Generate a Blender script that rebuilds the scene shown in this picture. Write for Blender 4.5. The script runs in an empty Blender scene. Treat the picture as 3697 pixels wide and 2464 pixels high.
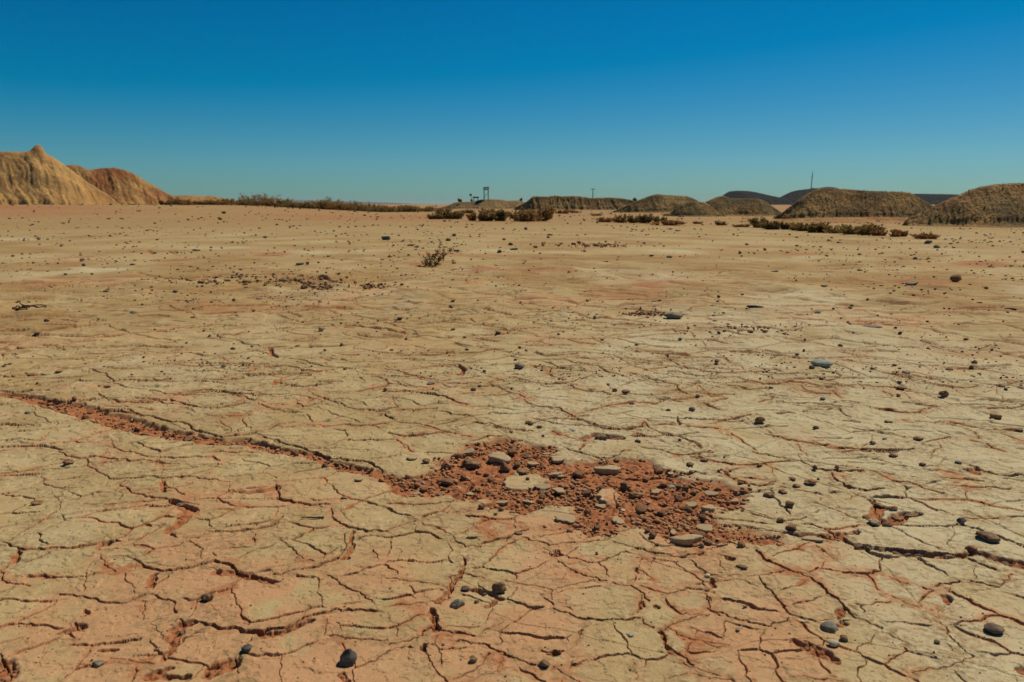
import bpy, bmesh, math, random, time
import numpy as np
from mathutils import Vector, Matrix, Euler
T0 = time.time()
rng = np.random.default_rng(7)
random.seed(7)
scene = bpy.context.scene
COL = scene.collection

# ------------------------------------------------------------------ camera
CAM_H = 1.2
FPX, CX, CY = 2878.6, 1848.5, 1232.0          # focal length and centre in photo pixels
PITCH = math.radians(9.74)
cam_d = bpy.data.cameras.new('camera')
cam_d.lens = FPX / 3697 * 36.0
cam_d.sensor_width = 36.0
cam_d.clip_start = 0.05
cam_d.clip_end = 40000
cam_d.dof.use_dof = True
cam_d.dof.focus_distance = 4.3
cam_d.dof.aperture_fstop = 5.0
cam = bpy.data.objects.new('camera', cam_d)
COL.objects.link(cam)
cam.location = (0, 0, CAM_H)
cam.rotation_euler = (math.radians(90) - PITCH, 0, 0)
scene.camera = cam

def ray(px, py):
    a, b = (px - CX) / FPX, (py - CY) / FPX
    return (a, math.cos(PITCH) - b * math.sin(PITCH), -math.sin(PITCH) - b * math.cos(PITCH))

def on_ground(px, py, z=0.0):
    d = ray(px, py)
    t = (CAM_H - z) / max(-d[2], 1e-4)
    return d[0] * t, d[1] * t

def at_depth(px, py, Y):
    d = ray(px, py)
    t = Y / d[1]
    return d[0] * t, CAM_H + d[2] * t

TILE = {'H': (0, 1373, .7854), 'A': (0, 1350, .7103), 'B': (1400, 1850, .51), 'C': (2500, 1600, .551), 'D': (1400, 1500, .595),
        'E': (1240, 1050, .527), 'F': (0, 1050, .527), 'G': (2480, 1050, .5172),
        'K': (0, 480, .527), 'L': (1240, 600, .527), 'M': (2480, 580, .5172),
        'P': (0, 780, .527), 'Q': (1240, 780, .527), 'R': (2480, 780, .5172)}
def tp(t, x, y):
    o = TILE[t]
    return o[0] + x * o[2], o[1] + y * o[2]

# ------------------------------------------------------------------ helpers
def tag(o, label=None, cat=None, group=None, kind=None):
    if label: o['label'] = label
    if cat: o['category'] = cat
    if group: o['group'] = group
    if kind: o['kind'] = kind
    return o

def mesh_np(name, V, F, mat=None, smooth=True):
    V = np.asarray(V, np.float32); F = np.asarray(F, np.int32)
    me = bpy.data.meshes.new(name)
    k = F.shape[1]
    me.vertices.add(len(V)); me.vertices.foreach_set('co', V.ravel())
    me.loops.add(F.size); me.loops.foreach_set('vertex_index', F.ravel())
    me.polygons.add(len(F)); me.polygons.foreach_set('loop_start', np.arange(0, F.size, k, dtype=np.int32))
    if smooth:
        me.polygons.foreach_set('use_smooth', np.ones(len(F), bool))
    me.update(calc_edges=True)
    if mat: me.materials.append(mat)
    return me

def link(name, me, parent=None):
    o = bpy.data.objects.new(name, me); COL.objects.link(o)
    if parent: o.parent = parent
    return o

def empty(name, loc):
    o = bpy.data.objects.new(name, None); o.empty_display_size = .1
    COL.objects.link(o); o.location = loc
    return o

_perm = np.random.default_rng(3).permutation(4096).astype(np.int32)
_ang = np.random.default_rng(4).random(4096) * 2 * np.pi
_gx, _gy = np.cos(_ang).astype(np.float32), np.sin(_ang).astype(np.float32)
def perlin(x, y, seed=0):
    xi = np.floor(x).astype(np.int32); yi = np.floor(y).astype(np.int32)
    xf = (x - xi).astype(np.float32); yf = (y - yi).astype(np.float32)
    u = xf * xf * xf * (xf * (xf * 6 - 15) + 10); v = yf * yf * yf * (yf * (yf * 6 - 15) + 10)
    def g(ix, iy, dx, dy):
        h = _perm[(_perm[(ix + seed * 131) & 4095] + iy) & 4095]
        return _gx[h] * dx + _gy[h] * dy
    a = g(xi, yi, xf, yf); b = g(xi + 1, yi, xf - 1, yf)
    c = g(xi, yi + 1, xf, yf - 1); d = g(xi + 1, yi + 1, xf - 1, yf - 1)
    return ((a + u * (b - a)) * (1 - v) + (c + u * (d - c)) * v) * 1.5
def fbm(x, y, s, octv=3, seed=0, gain=.5):
    out = 0; a = 1.0; f = 1.0 / s; n = 0
    big = getattr(x, 'size', 0) > 400000          # the ground sheet: drop detail finer than its mesh far out
    q = (x * x + y * y) * .0016 if big else None
    for k in range(octv):
        v = perlin(x * f, y * f, seed + k * 17)
        out = out + (a * v * (1 - sstep(.5, 1.1, q * f)) if big else a * v); n += a; a *= gain; f *= 2.03
    return out / n
def sstep(e0, e1, x):
    t = np.clip((x - e0) / (e1 - e0), 0, 1)
    return t * t * (3 - 2 * t)

# ------------------------------------------------------------------ materials
def nt(name):
    m = bpy.data.materials.new(name); m.use_nodes = True
    t = m.node_tree; t.nodes.clear()
    out = t.nodes.new('ShaderNodeOutputMaterial'); b = t.nodes.new('ShaderNodeBsdfPrincipled')
    t.links.new(b.outputs[0], out.inputs[0])
    b.inputs['Roughness'].default_value = .92
    b.inputs['Specular IOR Level'].default_value = .15
    return m, t, b
def noise(t, scale, detail=4, rough=.55, vec=None, dist=0):
    n = t.nodes.new('ShaderNodeTexNoise'); n.inputs['Scale'].default_value = scale
    n.inputs['Detail'].default_value = detail; n.inputs['Roughness'].default_value = rough
    n.inputs['Distortion'].default_value = dist
    if vec is not None: t.links.new(vec, n.inputs['Vector'])
    return n.outputs['Fac']
def ramp(t, fac, stops):
    r = t.nodes.new('ShaderNodeValToRGB'); e = r.color_ramp.elements
    while len(e) > 1: e.remove(e[-1])
    for i, (p, c) in enumerate(stops):
        el = e[0] if i == 0 else e.new(p)
        el.position = p; el.color = (c, c, c, 1) if not isinstance(c, tuple) else (*c, 1)
    t.links.new(fac, r.inputs[0]); return r.outputs[0]
def mix(t, fac, a, b, mode='MIX'):
    n = t.nodes.new('ShaderNodeMix'); n.data_type = 'RGBA'; n.blend_type = mode
    for s, v in ((n.inputs['Factor'], fac), (n.inputs['A'], a), (n.inputs['B'], b)):
        if hasattr(v, 'is_output'): t.links.new(v, s)
        elif isinstance(v, tuple): s.default_value = (*v, 1)
        else: s.default_value = v
    return n.outputs['Result']
def math_(t, op, a, b=None):
    n = t.nodes.new('ShaderNodeMath'); n.operation = op
    for i, v in enumerate((a, b)):
        if v is None: continue
        if hasattr(v, 'is_output'): t.links.new(v, n.inputs[i])
        else: n.inputs[i].default_value = v
    return n.outputs[0]
def bump(t, b, h, strength=.4, dist=.01):
    n = t.nodes.new('ShaderNodeBump'); n.inputs['Strength'].default_value = strength
    n.inputs['Distance'].default_value = dist
    t.links.new(h, n.inputs['Height']); t.links.new(n.outputs[0], b.inputs['Normal'])
def coords(t, kind='Object'):
    return t.nodes.new('ShaderNodeTexCoord').outputs[kind]

SOIL_A, SOIL_B = (.41, .165, .066), (.30, .105, .041)
CRUST_A, CRUST_B = (.475, .342, .158), (.375, .25, .102)
CRUST_PALE, CRUST_PINK, CRUST_STAIN = (.50, .41, .235), (.50, .25, .118), (.25, .155, .066)

def ground_material():
    m, t, b = nt('dry_crust')
    g = t.nodes.new('ShaderNodeNewGeometry').outputs['Position']
    at = t.nodes.new('ShaderNodeAttribute'); at.attribute_name = 'soil_map'
    sp = t.nodes.new('ShaderNodeSeparateColor'); t.links.new(at.outputs['Color'], sp.inputs[0])
    soil, pink, pale, crack = sp.outputs[0], sp.outputs[1], sp.outputs[2], at.outputs['Alpha']
    at2 = t.nodes.new('ShaderNodeAttribute'); at2.attribute_name = 'wear_map'
    sp2 = t.nodes.new('ShaderNodeSeparateColor'); t.links.new(at2.outputs['Color'], sp2.inputs[0])
    brown, stain, far = sp2.outputs[0], sp2.outputs[1], sp2.outputs[2]
    n1 = noise(t, 4.5, 6, .62, g); n2 = noise(t, 40, 5, .65, g); n3 = noise(t, 190, 3, .6, g); n4 = noise(t, 1.1, 4, .6, g)
    c = mix(t, ramp(t, n1, [(.36, 0.0), (.66, 1.0)]), CRUST_A, CRUST_B)
    c = mix(t, pale, c, CRUST_PALE)
    c = mix(t, pink, c, CRUST_PINK)
    c = mix(t, math_(t, 'MULTIPLY', brown, .85), c, mix(t, ramp(t, n4, [(.35, 0.0), (.65, 1.0)]), (.36, .218, .076), (.26, .145, .048)))
    sm = math_(t, 'MULTIPLY', stain, ramp(t, n2, [(.42, 0.0), (.62, 1.0)]))
    c = mix(t, sm, c, CRUST_STAIN)
    c = mix(t, math_(t, 'MULTIPLY', ramp(t, n2, [(.5, 0.0), (.72, 1.0)]), .30), c, CRUST_B)
    n5 = noise(t, 85, 2, .5, g); n6 = noise(t, 17, 5, .7, g)
    c = mix(t, math_(t, 'MULTIPLY', ramp(t, n6, [(.52, 0.0), (.70, 1.0)]), .5), c, (.30, .19, .085))
    c = mix(t, math_(t, 'MULTIPLY', ramp(t, n3, [(.58, 0.0), (.68, 1.0)]), .55), c, (.20, .115, .05))
    c = mix(t, math_(t, 'MULTIPLY', ramp(t, n5, [(.66, 0.0), (.70, 1.0)]), .75), c, (.15, .08, .035))
    c = mix(t, math_(t, 'MULTIPLY', ramp(t, n3, [(.28, 1.0), (.40, 0.0)]), .3), c, (.60, .48, .30))
    sc = mix(t, ramp(t, n2, [(.38, 0.0), (.62, 1.0)]), SOIL_A, SOIL_B)
    sc = mix(t, math_(t, 'MULTIPLY', ramp(t, n3, [(.55, 0.0), (.66, 1.0)]), .5), sc, (.24, .09, .032))
    c = mix(t, soil, c, sc)
    c = mix(t, crack, c, (.23, .088, .032))  # red soil inside the cracks, painted darker to stand in for their shade
    t.links.new(c, b.inputs['Base Color'])
    b.inputs['Specular IOR Level'].default_value = .08
    h = math_(t, 'ADD', math_(t, 'MULTIPLY', n2, .6), math_(t, 'MULTIPLY', n3, .4))
    bump(t, b, h, .6, .006)
    return m

def stone_material(name, dark, light, dust=None, scale=30, dusty=.5, bstr=.6, rough=.75):
    m, t, b = nt(name)
    o = coords(t)
    n1 = noise(t, scale, 5, .65, o); n2 = noise(t, scale * 5, 3, .6, o)
    c = mix(t, ramp(t, n1, [(.35, 0.0), (.68, 1.0)]), dark, light)
    c = mix(t, math_(t, 'MULTIPLY', ramp(t, n2, [(.55, 0.0), (.7, 1.0)]), .4), c, tuple(x * .5 for x in dark))
    if dust:
        nz = t.nodes.new('ShaderNodeSeparateXYZ'); t.links.new(t.nodes.new('ShaderNodeNewGeometry').outputs['Normal'], nz.inputs[0])
        n3 = noise(t, scale * .8, 4, .6, o)
        f = math_(t, 'MULTIPLY', ramp(t, n3, [(.45, 0.0), (.7, 1.0)]), dusty)
        c = mix(t, f, c, dust)
    t.links.new(c, b.inputs['Base Color'])
    b.inputs['Roughness'].default_value = rough
    bump(t, b, math_(t, 'ADD', n1, math_(t, 'MULTIPLY', n2, .4)), bstr, .004)
    return m

M = {}
M['ground'] = ground_material()
M['black'] = stone_material('dark_stone', (.038, .04, .034), (.11, .115, .09), (.26, .18, .10), 30, .3)
M['grey'] = stone_material('grey_stone', (.12, .105, .075), (.225, .20, .145), (.36, .25, .14), 30, .5, .8, .85)
M['green'] = stone_material('green_grey_stone', (.24, .25, .185), (.36, .36, .265), (.40, .32, .2), 24, .35, .5, .8)
M['blue'] = stone_material('blue_grey_stone', (.10, .09, .072), (.20, .18, .14), (.32, .22, .13), 28, .4, .7, .85)
M['brown'] = stone_material('brown_stone', (.085, .05, .03), (.19, .125, .075), (.30, .18, .09), 35, .45)
M['clod'] = stone_material('dry_clay_clod', (.20, .088, .038), (.34, .17, .08), (.42, .27, .14), 45, .5, 1.0, .95)
M['dkclod'] = stone_material('dark_clay_clod', (.13, .068, .034), (.26, .15, .076), (.40, .26, .135), 45, .5, 1.0, .95)
M['crust'] = stone_material('loose_crust', (.36, .245, .125), (.48, .35, .19), (.30, .15, .07), 28, .3, .6, .95)
M['cream'] = stone_material('cream_stone', (.42, .34, .20), (.55, .48, .31), (.40, .26, .13), 20, .3, .4, .8)
# ------------------------------------------------------------------ traced cracks (tile, weight, points)
CR = [
('A',3,'0,90 110,95 240,85'),('A',3,'190,130 300,148 400,135 480,130'),
('A',3,'510,185 620,190 700,205 780,220 850,240 900,255 990,255 960,285 1050,300 1140,322 1200,318 1330,295'),
('A',3,'1330,320 1430,345 1520,370 1600,400 1680,430 1750,442 1850,440 1900,455 1945,490'),
('A',3,'0,262 80,263 160,262'),('A',3,'0,370 120,368 240,375 320,385'),
('A',2,'300,395 350,425 420,432 510,420 600,440 700,455 760,440 830,455'),
('A',2,'440,430 445,470 510,500 515,515 600,545 700,525 800,520 900,530 1000,520 1080,540 1160,550'),
('A',3,'0,522 100,518 210,510'),('A',1,'215,520 225,570 300,580 380,585'),('A',1,'825,460 830,500 825,540'),
('A',1,'570,330 560,370 640,400 760,420'),('A',2,'620,545 610,575 700,610 750,625 840,630 900,640 960,655 1010,665'),
('A',2,'1080,395 1170,400 1280,400'),('A',4,'1405,555 1415,600 1405,630 1470,645 1540,660 1620,672 1680,660'),
('A',3,'1680,690 1690,730 1740,770 1830,795 1960,805'),('A',3,'1060,800 1180,803 1300,790 1400,765 1450,740 1440,720'),
('A',2,'1010,690 1000,720'),('A',3,'0,860 60,880 120,890 260,895 380,885 460,880 520,855'),
('A',1,'280,620 310,660 300,700 200,760 150,770 90,820 50,855'),('A',1,'410,660 550,665 700,650 840,635'),
('A',1,'840,770 740,825 680,850'),('A',2,'500,895 560,900 590,890'),('A',2,'510,920 520,970 560,995 600,1000'),
('A',4,'690,940 720,980 790,1000 900,1000 990,980 1050,955 1110,945 1160,960 1200,985 1240,1020 1330,1035'),
('A',4,'1390,1020 1460,1018 1530,1000 1600,985 1670,955 1730,935'),('A',2,'1730,935 1760,880 1750,810'),
('A',2,'950,830 1010,835'),('A',2,'970,850 1020,890 1020,940'),('A',2,'1120,885 1190,890 1260,880'),
('A',2,'1430,845 1490,890 1530,940 1600,955'),
('A',3,'300,1120 380,1130 460,1135 480,1155 570,1170 650,1160 720,1150 740,1120'),
('A',4,'770,1120 800,1140 860,1145 880,1180 900,1210'),('A',2,'110,890 80,940 30,980 10,1010 30,1060 90,1080 150,1080'),
('A',4,'365,1380 420,1400 490,1395 550,1370 590,1390 640,1360 720,1345'),
('A',2,'760,1270 750,1310 780,1355 840,1350'),('A',1,'770,1260 860,1235'),
('A',4,'910,1255 960,1230 990,1260 1020,1290 1110,1285 1200,1285 1270,1310 1340,1315 1420,1300 1500,1265 1590,1230 1650,1215 1740,1190 1830,1195 1890,1225 1910,1205'),
('A',2,'1660,1240 1665,1270 1650,1330'),('A',3,'1680,1330 1740,1345 1850,1350 1970,1355'),
('A',3,'1660,1020 1725,1050 1760,1085 1820,1120 1890,1160'),('A',1,'1060,1170 1110,1210 1150,1250'),
('A',2,'560,1440 640,1470 720,1460 780,1480'),('A',4,'0,1425 40,1450 60,1500 60,1540'),('A',3,'380,1270 420,1285'),
('A',3,'1205,1440 1225,1470 1215,1530'),('A',2,'1900,890 1920,940'),
('A',2,'1490,460 1570,470 1640,455'),('A',2,'1500,500 1560,500 1640,475'),('A',2,'1120,690 1190,690'),
('A',1,'500,100 520,130 570,145 680,140 850,140'),('A',2,'860,120 920,110 1040,95 1100,85 1180,100 1260,130 1310,140'),
('A',2,'860,130 920,150 1000,170 1090,180 1170,165 1240,150'),('A',2,'1440,65 1560,65 1640,55 1720,35'),
('A',1,'1570,75 1580,110 1650,125 1720,150 1790,185 1850,185 1910,190'),('A',1,'1340,290 1430,255 1500,240'),
('A',1,'1560,260 1650,270 1740,255 1860,265 1950,250'),('A',1,'1090,215 1130,205 1240,215'),('A',1,'1120,215 1110,240 1160,270 1180,290'),
('A',3,'1910,195 1970,185'),
('B',3,'0,935 60,925 100,915 180,885 270,880 330,850 350,800 355,730 310,690'),('B',4,'345,840 400,858 460,850'),
('B',4,'480,845 510,870 560,870 620,880'),('B',4,'490,910 580,905 640,920 710,945 760,975 820,995'),
('B',3,'240,935 260,980 280,1040 300,1090 350,1140 410,1200'),('B',3,'810,1000 850,1030 920,1055 1000,1075 1050,1095'),
('B',3,'1170,1090 1220,1130 1250,1170 1300,1190 1350,1204'),('B',1,'805,1020 810,1080 780,1130 700,1150 640,1170 560,1200'),
('B',2,'0,660 80,650 160,635 240,645 300,635 350,610 420,620'),('B',2,'450,455 440,490 460,540 440,590 420,620'),
('B',3,'430,460 450,440 510,430 540,430'),('B',3,'545,310 548,370 540,430'),('B',2,'0,470 90,460 160,480 240,495 300,510 370,515'),
('B',2,'550,430 610,450 680,470'),('B',1,'640,870 700,830 750,800 830,765'),
('B',2,'840,490 880,505 970,512 1040,515 1100,530 1160,545'),('B',2,'1150,545 1145,580 1170,620'),
('B',4,'1115,605 1150,630 1185,660'),('B',4,'1180,680 1220,710 1270,715 1330,740 1400,760 1460,775 1550,765 1600,770 1680,745 1780,750'),
('B',2,'1165,545 1210,525 1290,515 1350,500 1410,490 1480,480'),('B',3,'1200,345 1250,390 1320,420 1380,445 1460,460 1550,490'),
('B',3,'1590,500 1660,500 1720,515 1760,545 1790,590 1840,625'),('B',2,'1790,590 1795,660 1775,720'),
('B',4,'490,195 530,230 545,240'),('B',2,'545,245 600,245 650,235'),('B',4,'660,225 740,215 790,205 830,180 870,165 940,150 1000,120'),
('B',4,'975,180 1020,200 1060,220 1140,235'),('B',2,'1140,235 1230,220 1300,220 1400,210 1480,212 1560,205'),
('B',3,'1600,210 1680,235 1770,260 1850,280 1900,300 1960,320 2060,318 2160,315 2240,300'),
('B',2,'245,75 300,105 360,120 430,135 500,155 490,195'),('B',2,'0,125 60,120 120,90 190,60'),
('B',1,'620,110 650,145'),('B',1,'710,150 760,170'),('B',2,'1790,315 1780,370 1770,440 1810,475 1900,490'),
('B',2,'1560,205 1560,155 1650,135 1740,110 1800,100'),('B',3,'2120,330 2160,370 2200,400 2250,435 2270,450'),
('B',4,'2130,535 2190,545 2250,560'),('B',2,'1790,525 1860,555 1930,575 2010,585 2070,570 2130,545'),
('B',3,'2250,580 2290,630'),('B',3,'2270,680 2290,710 2353,730'),
('B',3,'1920,830 1930,890 1960,940 2000,980 2020,1030 2080,1060 2150,1080'),('B',2,'1930,835 2000,800 2060,780 2130,745 2290,730'),
('B',2,'1990,820 2060,850 2120,880 2160,910 2230,930 2330,965'),('B',3,'1790,760 1840,800 1880,825'),
('B',4,'1085,990 1130,985 1180,975 1260,990'),('B',1,'1300,1020 1380,1025'),('B',1,'1410,800 1380,850 1350,900 1310,960 1290,980'),
('B',2,'2100,1080 2120,1130 2180,1145 2270,1140 2353,1160'),('B',2,'2120,1135 2060,1170 2000,1185'),('B',1,'1750,1070 1770,1130 1760,1200'),
('B',2,'2270,450 2353,450'),
('C',4,'420,700 440,730 470,765 530,790 560,800 640,840'),('C',2,'640,840 560,850 430,875'),('C',1,'430,870 300,860 160,870'),
('C',3,'0,790 50,825 80,855 130,875'),('C',3,'640,840 720,850 760,880 820,920 870,965 920,1010 970,1035 985,1070 1010,1090 1060,1140 1150,1170 1250,1215'),
('C',3,'90,1005 110,1050 115,1085 150,1120 220,1140 330,1160 400,1190 480,1205 560,1190 630,1155'),
('C',3,'430,880 470,940 530,970 560,1030 620,1090 640,1110 650,1135 720,1165 800,1175'),('C',1,'800,1170 900,1160'),
('C',3,'730,1300 780,1350 830,1380 880,1410'),('C',2,'1250,1240 1340,1260 1370,1290 1410,1310'),
('C',3,'1610,1170 1680,1240 1710,1310 1760,1350 1830,1400'),('C',2,'1830,1405 1740,1420 1720,1450 1630,1480 1500,1475 1450,1500'),
('C',1,'1600,1070 1610,1150'),('C',4,'1590,945 1650,945 1700,910 1750,905'),('C',4,'1830,910 1880,925 1940,940 2020,945'),
('C',2,'2020,945 2100,935 2115,900 2090,860'),('C',2,'820,680 860,710 920,760'),
('C',4,'1100,670 1200,690 1330,710 1440,720 1560,730 1680,740 1780,725'),('C',4,'1800,760 1850,790 1920,810 1980,830'),
('C',3,'1880,740 2000,750 2080,770'),('C',2,'380,460 450,480 550,515 650,505 760,490'),('C',2,'250,540 420,570 520,575'),
('C',3,'540,580 640,590 740,620 880,650'),('C',2,'200,200 300,260 400,280 450,295 530,270'),
('C',2,'0,100 150,120 280,140 400,155 440,140 500,120 600,130 700,120'),('C',3,'700,120 760,150 820,170 900,190 1010,185 1050,170 1120,180'),
('C',1,'430,65 520,90 620,100'),('C',3,'900,190 930,230 960,270 1050,310 1150,310 1270,300'),
('C',2,'980,60 1100,50 1280,60 1380,50 1430,40'),('C',1,'680,70 740,90 710,115'),('C',2,'1200,190 1300,240 1400,270 1550,290 1640,330'),
('C',1,'1650,180 1720,200'),('C',2,'1620,220 1720,240 1900,245'),('C',3,'1820,140 1880,160 1920,185 2000,215 2080,200 2172,215'),
('C',2,'1700,280 1800,285 1940,290 2060,300 2080,295'),('C',2,'1750,490 1830,480 1950,490 1990,495'),
('C',2,'580,295 700,305 860,345'),('C',1,'800,400 900,420 1000,460 1070,500'),('C',1,'1000,380 1080,370 1100,330'),
('C',1,'1280,870 1340,900 1420,930'),('C',1,'1290,1000 1380,1040 1480,1075'),('C',1,'200,1340 180,1330 140,1340'),
('C',2,'0,1510 110,1510 200,1540 280,1568'),('C',2,'720,1530 800,1515 900,1540 990,1560'),('C',2,'170,740 240,750 290,760'),
('C',1,'0,1130 110,1130'),('C',1,'0,1290 80,1320 160,1340 240,1335'),
('D',2,'1060,190 1140,230 1220,245 1310,260 1350,265 1450,220 1460,210'),('D',2,'1540,190 1640,205 1720,230 1800,245 1900,235 1960,215'),
('D',3,'1880,250 1960,275 2080,295 2200,310 2270,300'),('D',2,'1570,65 1610,90 1700,115 1800,130 1870,180 1920,200'),
('D',1,'990,100 1080,130 1200,160'),('D',2,'990,20 1090,20 1180,30 1260,60 1350,75 1450,85 1540,70 1560,45'),
('D',3,'1500,125 1600,125'),('D',2,'640,70 740,95 870,97'),('D',2,'2000,350 2060,375 2160,410 2250,435 2310,430 2340,400'),
('D',1,'2180,590 2260,610 2353,640'),('D',2,'0,535 130,540 290,530 330,545 400,515'),('D',1,'540,525 600,540 640,560'),
('D',1,'390,590 500,595 570,575'),('D',2,'0,105 60,120 130,130 230,115 320,100 370,95'),
('E',2,'0,795 80,815 190,825 220,820'),('E',3,'225,830 290,825 340,800 380,805'),('E',4,'280,855 340,880'),
('E',2,'380,820 440,828 530,820 640,805'),('E',1,'330,720 350,770 375,800'),('E',2,'350,900 400,910 500,910 580,930 630,950 690,965'),
('E',2,'0,915 80,930 170,930 230,910 330,905'),('E',3,'310,970 380,995 440,1005 540,990 600,980 680,965 730,975 760,980'),
('E',3,'890,900 940,915 1000,918'),('E',2,'1000,920 1060,930 1130,950 1170,965 1260,965'),('E',1,'790,930 820,915 890,905'),
('E',2,'890,1030 920,1010 1000,1000 1100,1000'),('E',3,'300,690 400,690 490,695 580,700 640,715 720,735 770,765 840,780'),
('E',2,'960,720 1050,720'),('E',2,'990,640 1060,655 1100,680 1120,695 1210,710 1240,730'),
('E',2,'1230,740 1260,770 1340,795 1400,800 1470,805 1520,830 1560,850 1590,870'),
('E',2,'1310,910 1380,885 1430,870 1500,878 1590,880'),('E',3,'1590,880 1660,905 1720,920 1760,940 1820,945 1900,950 2010,950 2060,935'),
('E',2,'2060,905 2090,940 2140,960 2190,985 2330,995'),('E',1,'2100,915 2200,915 2310,910'),
('E',2,'1550,640 1570,660 1640,685 1740,690 1830,700 1860,730 1930,735'),('E',2,'1290,625 1400,635 1500,635 1550,630 1610,605 1700,585 1740,570'),
('E',2,'1410,575 1440,590 1510,610'),('E',3,'1300,515 1360,520 1430,525 1560,530'),('E',2,'1420,530 1410,570'),
('E',2,'1140,590 1200,605 1280,625'),('E',1,'980,635 1060,610 1140,595'),('E',2,'700,630 800,635 920,635'),('E',2,'300,630 400,650 500,660'),
('E',2,'360,545 420,570 500,580 580,600 650,610'),('E',2,'190,585 250,595 310,615 310,650 240,670 150,685 90,690'),
('E',1,'0,440 110,440'),('E',2,'370,440 500,440 680,440 750,425'),('E',2,'800,430 920,430 1010,405 1090,405'),
('E',3,'1310,425 1390,445 1470,450 1540,435 1600,430'),('E',1,'540,520 640,515 740,505 800,500 830,540 790,570'),
('E',3,'0,255 60,235 110,240 160,260 270,270 370,290 420,300'),('E',2,'90,290 110,310 170,320 290,320'),('E',2,'270,195 350,190'),
('E',2,'330,120 380,135 460,140'),('E',2,'510,240 560,240 640,222 700,222'),('E',4,'900,250 1030,245'),('E',2,'1080,270 1150,280 1240,270 1310,260'),
('E',3,'950,150 1010,155 1140,165'),('E',3,'1130,125 1280,125'),('E',3,'1340,140 1470,140'),('E',4,'1460,150 1560,160'),
('E',2,'900,325 980,345 1060,350'),('E',2,'1320,350 1380,370 1500,380'),('E',2,'1540,340 1600,360 1750,370'),('E',1,'1700,320 1730,350 1780,360'),
('E',2,'1580,210 1740,220 1900,235 2030,235'),('E',4,'2000,415 2080,410 2170,430 2230,435 2353,440'),('E',2,'2200,430 2250,480 2300,510 2353,525'),
('E',2,'1520,470 1580,490 1680,500 1730,510 1790,545 1850,570'),('E',1,'1600,460 1700,470 1850,455 2000,470 2160,490'),('E',3,'2160,285 2260,280 2350,285'),
('E',2,'1960,560 2060,590 2150,620 2240,635 2290,645 2290,680 2353,710'),('E',3,'1150,700 1060,715'),
('E',1,'2230,550 2353,570'),('E',1,'2060,540 2140,540 2190,520 2250,510'),('E',2,'1600,845 1700,820 1800,790 1900,780 1960,770 2040,765 2150,775 2200,750'),
('E',2,'2170,750 2353,745'),('E',3,'2000,985 2040,995 2130,1000'),
('F',2,'1140,735 1160,715 1240,705 1340,690 1440,680 1540,690 1640,710 1740,720 1800,725'),('F',2,'1150,745 1220,765 1300,785 1380,800 1460,810 1550,795 1610,775'),
('F',2,'670,700 710,730 760,755 840,765 930,765 1030,765'),('F',2,'1040,755 1100,775 1180,780'),
('F',2,'630,555 680,570 740,590 770,625 860,622 1030,620 1160,610'),('F',2,'730,545 860,545'),('F',2,'1390,605 1470,615 1540,620 1600,605 1660,600'),
('F',3,'1670,570 1730,580 1830,585 1920,580 2010,570 2110,570'),('F',2,'1700,550 1770,530 1830,510 1880,515'),
('F',3,'1900,630 1960,650 2070,660 2170,650 2250,635 2320,620'),('F',1,'1550,490 1600,505 1740,510 1830,505'),('F',1,'1490,450 1530,465 1560,480'),
('F',2,'1880,515 2040,525 2050,550 2120,560 2280,550'),('F',2,'2030,770 2060,795 2120,795 2200,765 2240,740'),('F',2,'1770,770 1800,795 1900,810'),
('F',1,'540,435 700,440 770,440 840,430'),('F',2,'290,375 360,380 440,405'),('F',1,'750,380 890,375'),('F',2,'980,380 1100,385 1240,385'),
('F',2,'0,360 120,365'),('F',3,'0,290 160,290'),('F',2,'300,265 510,268'),('F',3,'940,180 1080,172 1130,172 1150,180'),('F',2,'330,195 420,205 520,220'),
('F',2,'560,165 640,175'),('F',3,'1200,75 1380,75 1480,72'),('F',2,'780,15 850,30'),('F',1,'130,215 250,205'),('F',2,'1140,205 1260,215'),
('F',2,'1130,100 1180,130 1270,145'),('F',2,'1980,210 2353,215'),('F',2,'1970,150 2000,175 2060,185'),('F',3,'2080,130 2250,135 2353,130'),
('F',2,'1830,385 1960,380'),('F',1,'1180,515 1240,525 1300,525 1420,520 1530,510'),('F',1,'400,545 560,530'),('F',1,'400,605 560,595'),('F',2,'2190,460 2260,480'),
('G',3,'180,405 260,415 350,430 440,425'),('G',3,'440,430 560,440 640,455 700,465 790,465'),
('G',2,'360,605 420,630 500,650 580,658 660,645 740,630 820,640 900,660 980,665 1050,660'),('G',2,'430,570 500,560 560,575 640,582 770,575 850,580'),
('G',2,'940,565 1000,565 1090,590 1050,615 960,635'),('G',1,'150,615 250,610 350,605'),('G',2,'750,690 850,710 1000,720'),
('G',2,'1010,695 1030,725 1075,750'),('G',2,'1090,770 1170,770 1200,790'),('G',2,'0,755 40,750'),('G',2,'110,790 150,815 220,830'),('G',2,'170,785 280,755'),
('G',2,'290,670 380,690 450,695 550,680'),('G',1,'500,780 570,765 630,740'),('G',2,'1060,820 1100,860 1140,890'),('G',1,'810,850 960,835 1060,820'),
('G',3,'220,915 320,895 440,880 455,870'),('G',3,'0,945 110,955 210,960'),('G',2,'415,895 450,925'),('G',2,'560,1000 640,1010 720,1045 770,1070 880,1065 1000,1080'),
('G',1,'770,1075 780,1110 830,1155'),('G',3,'1030,1095 1150,1105 1280,1105 1390,1125 1500,1110 1590,1100'),('G',2,'1320,990 1400,1000 1500,1020'),('G',1,'1500,910 1570,925'),
('G',2,'1640,1060 1740,1040 1830,1025'),('G',2,'1840,920 1890,915 1980,950 2080,970 2170,975 2280,970'),('G',2,'1980,1040 2060,1065 2150,1100 2220,1120'),
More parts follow.
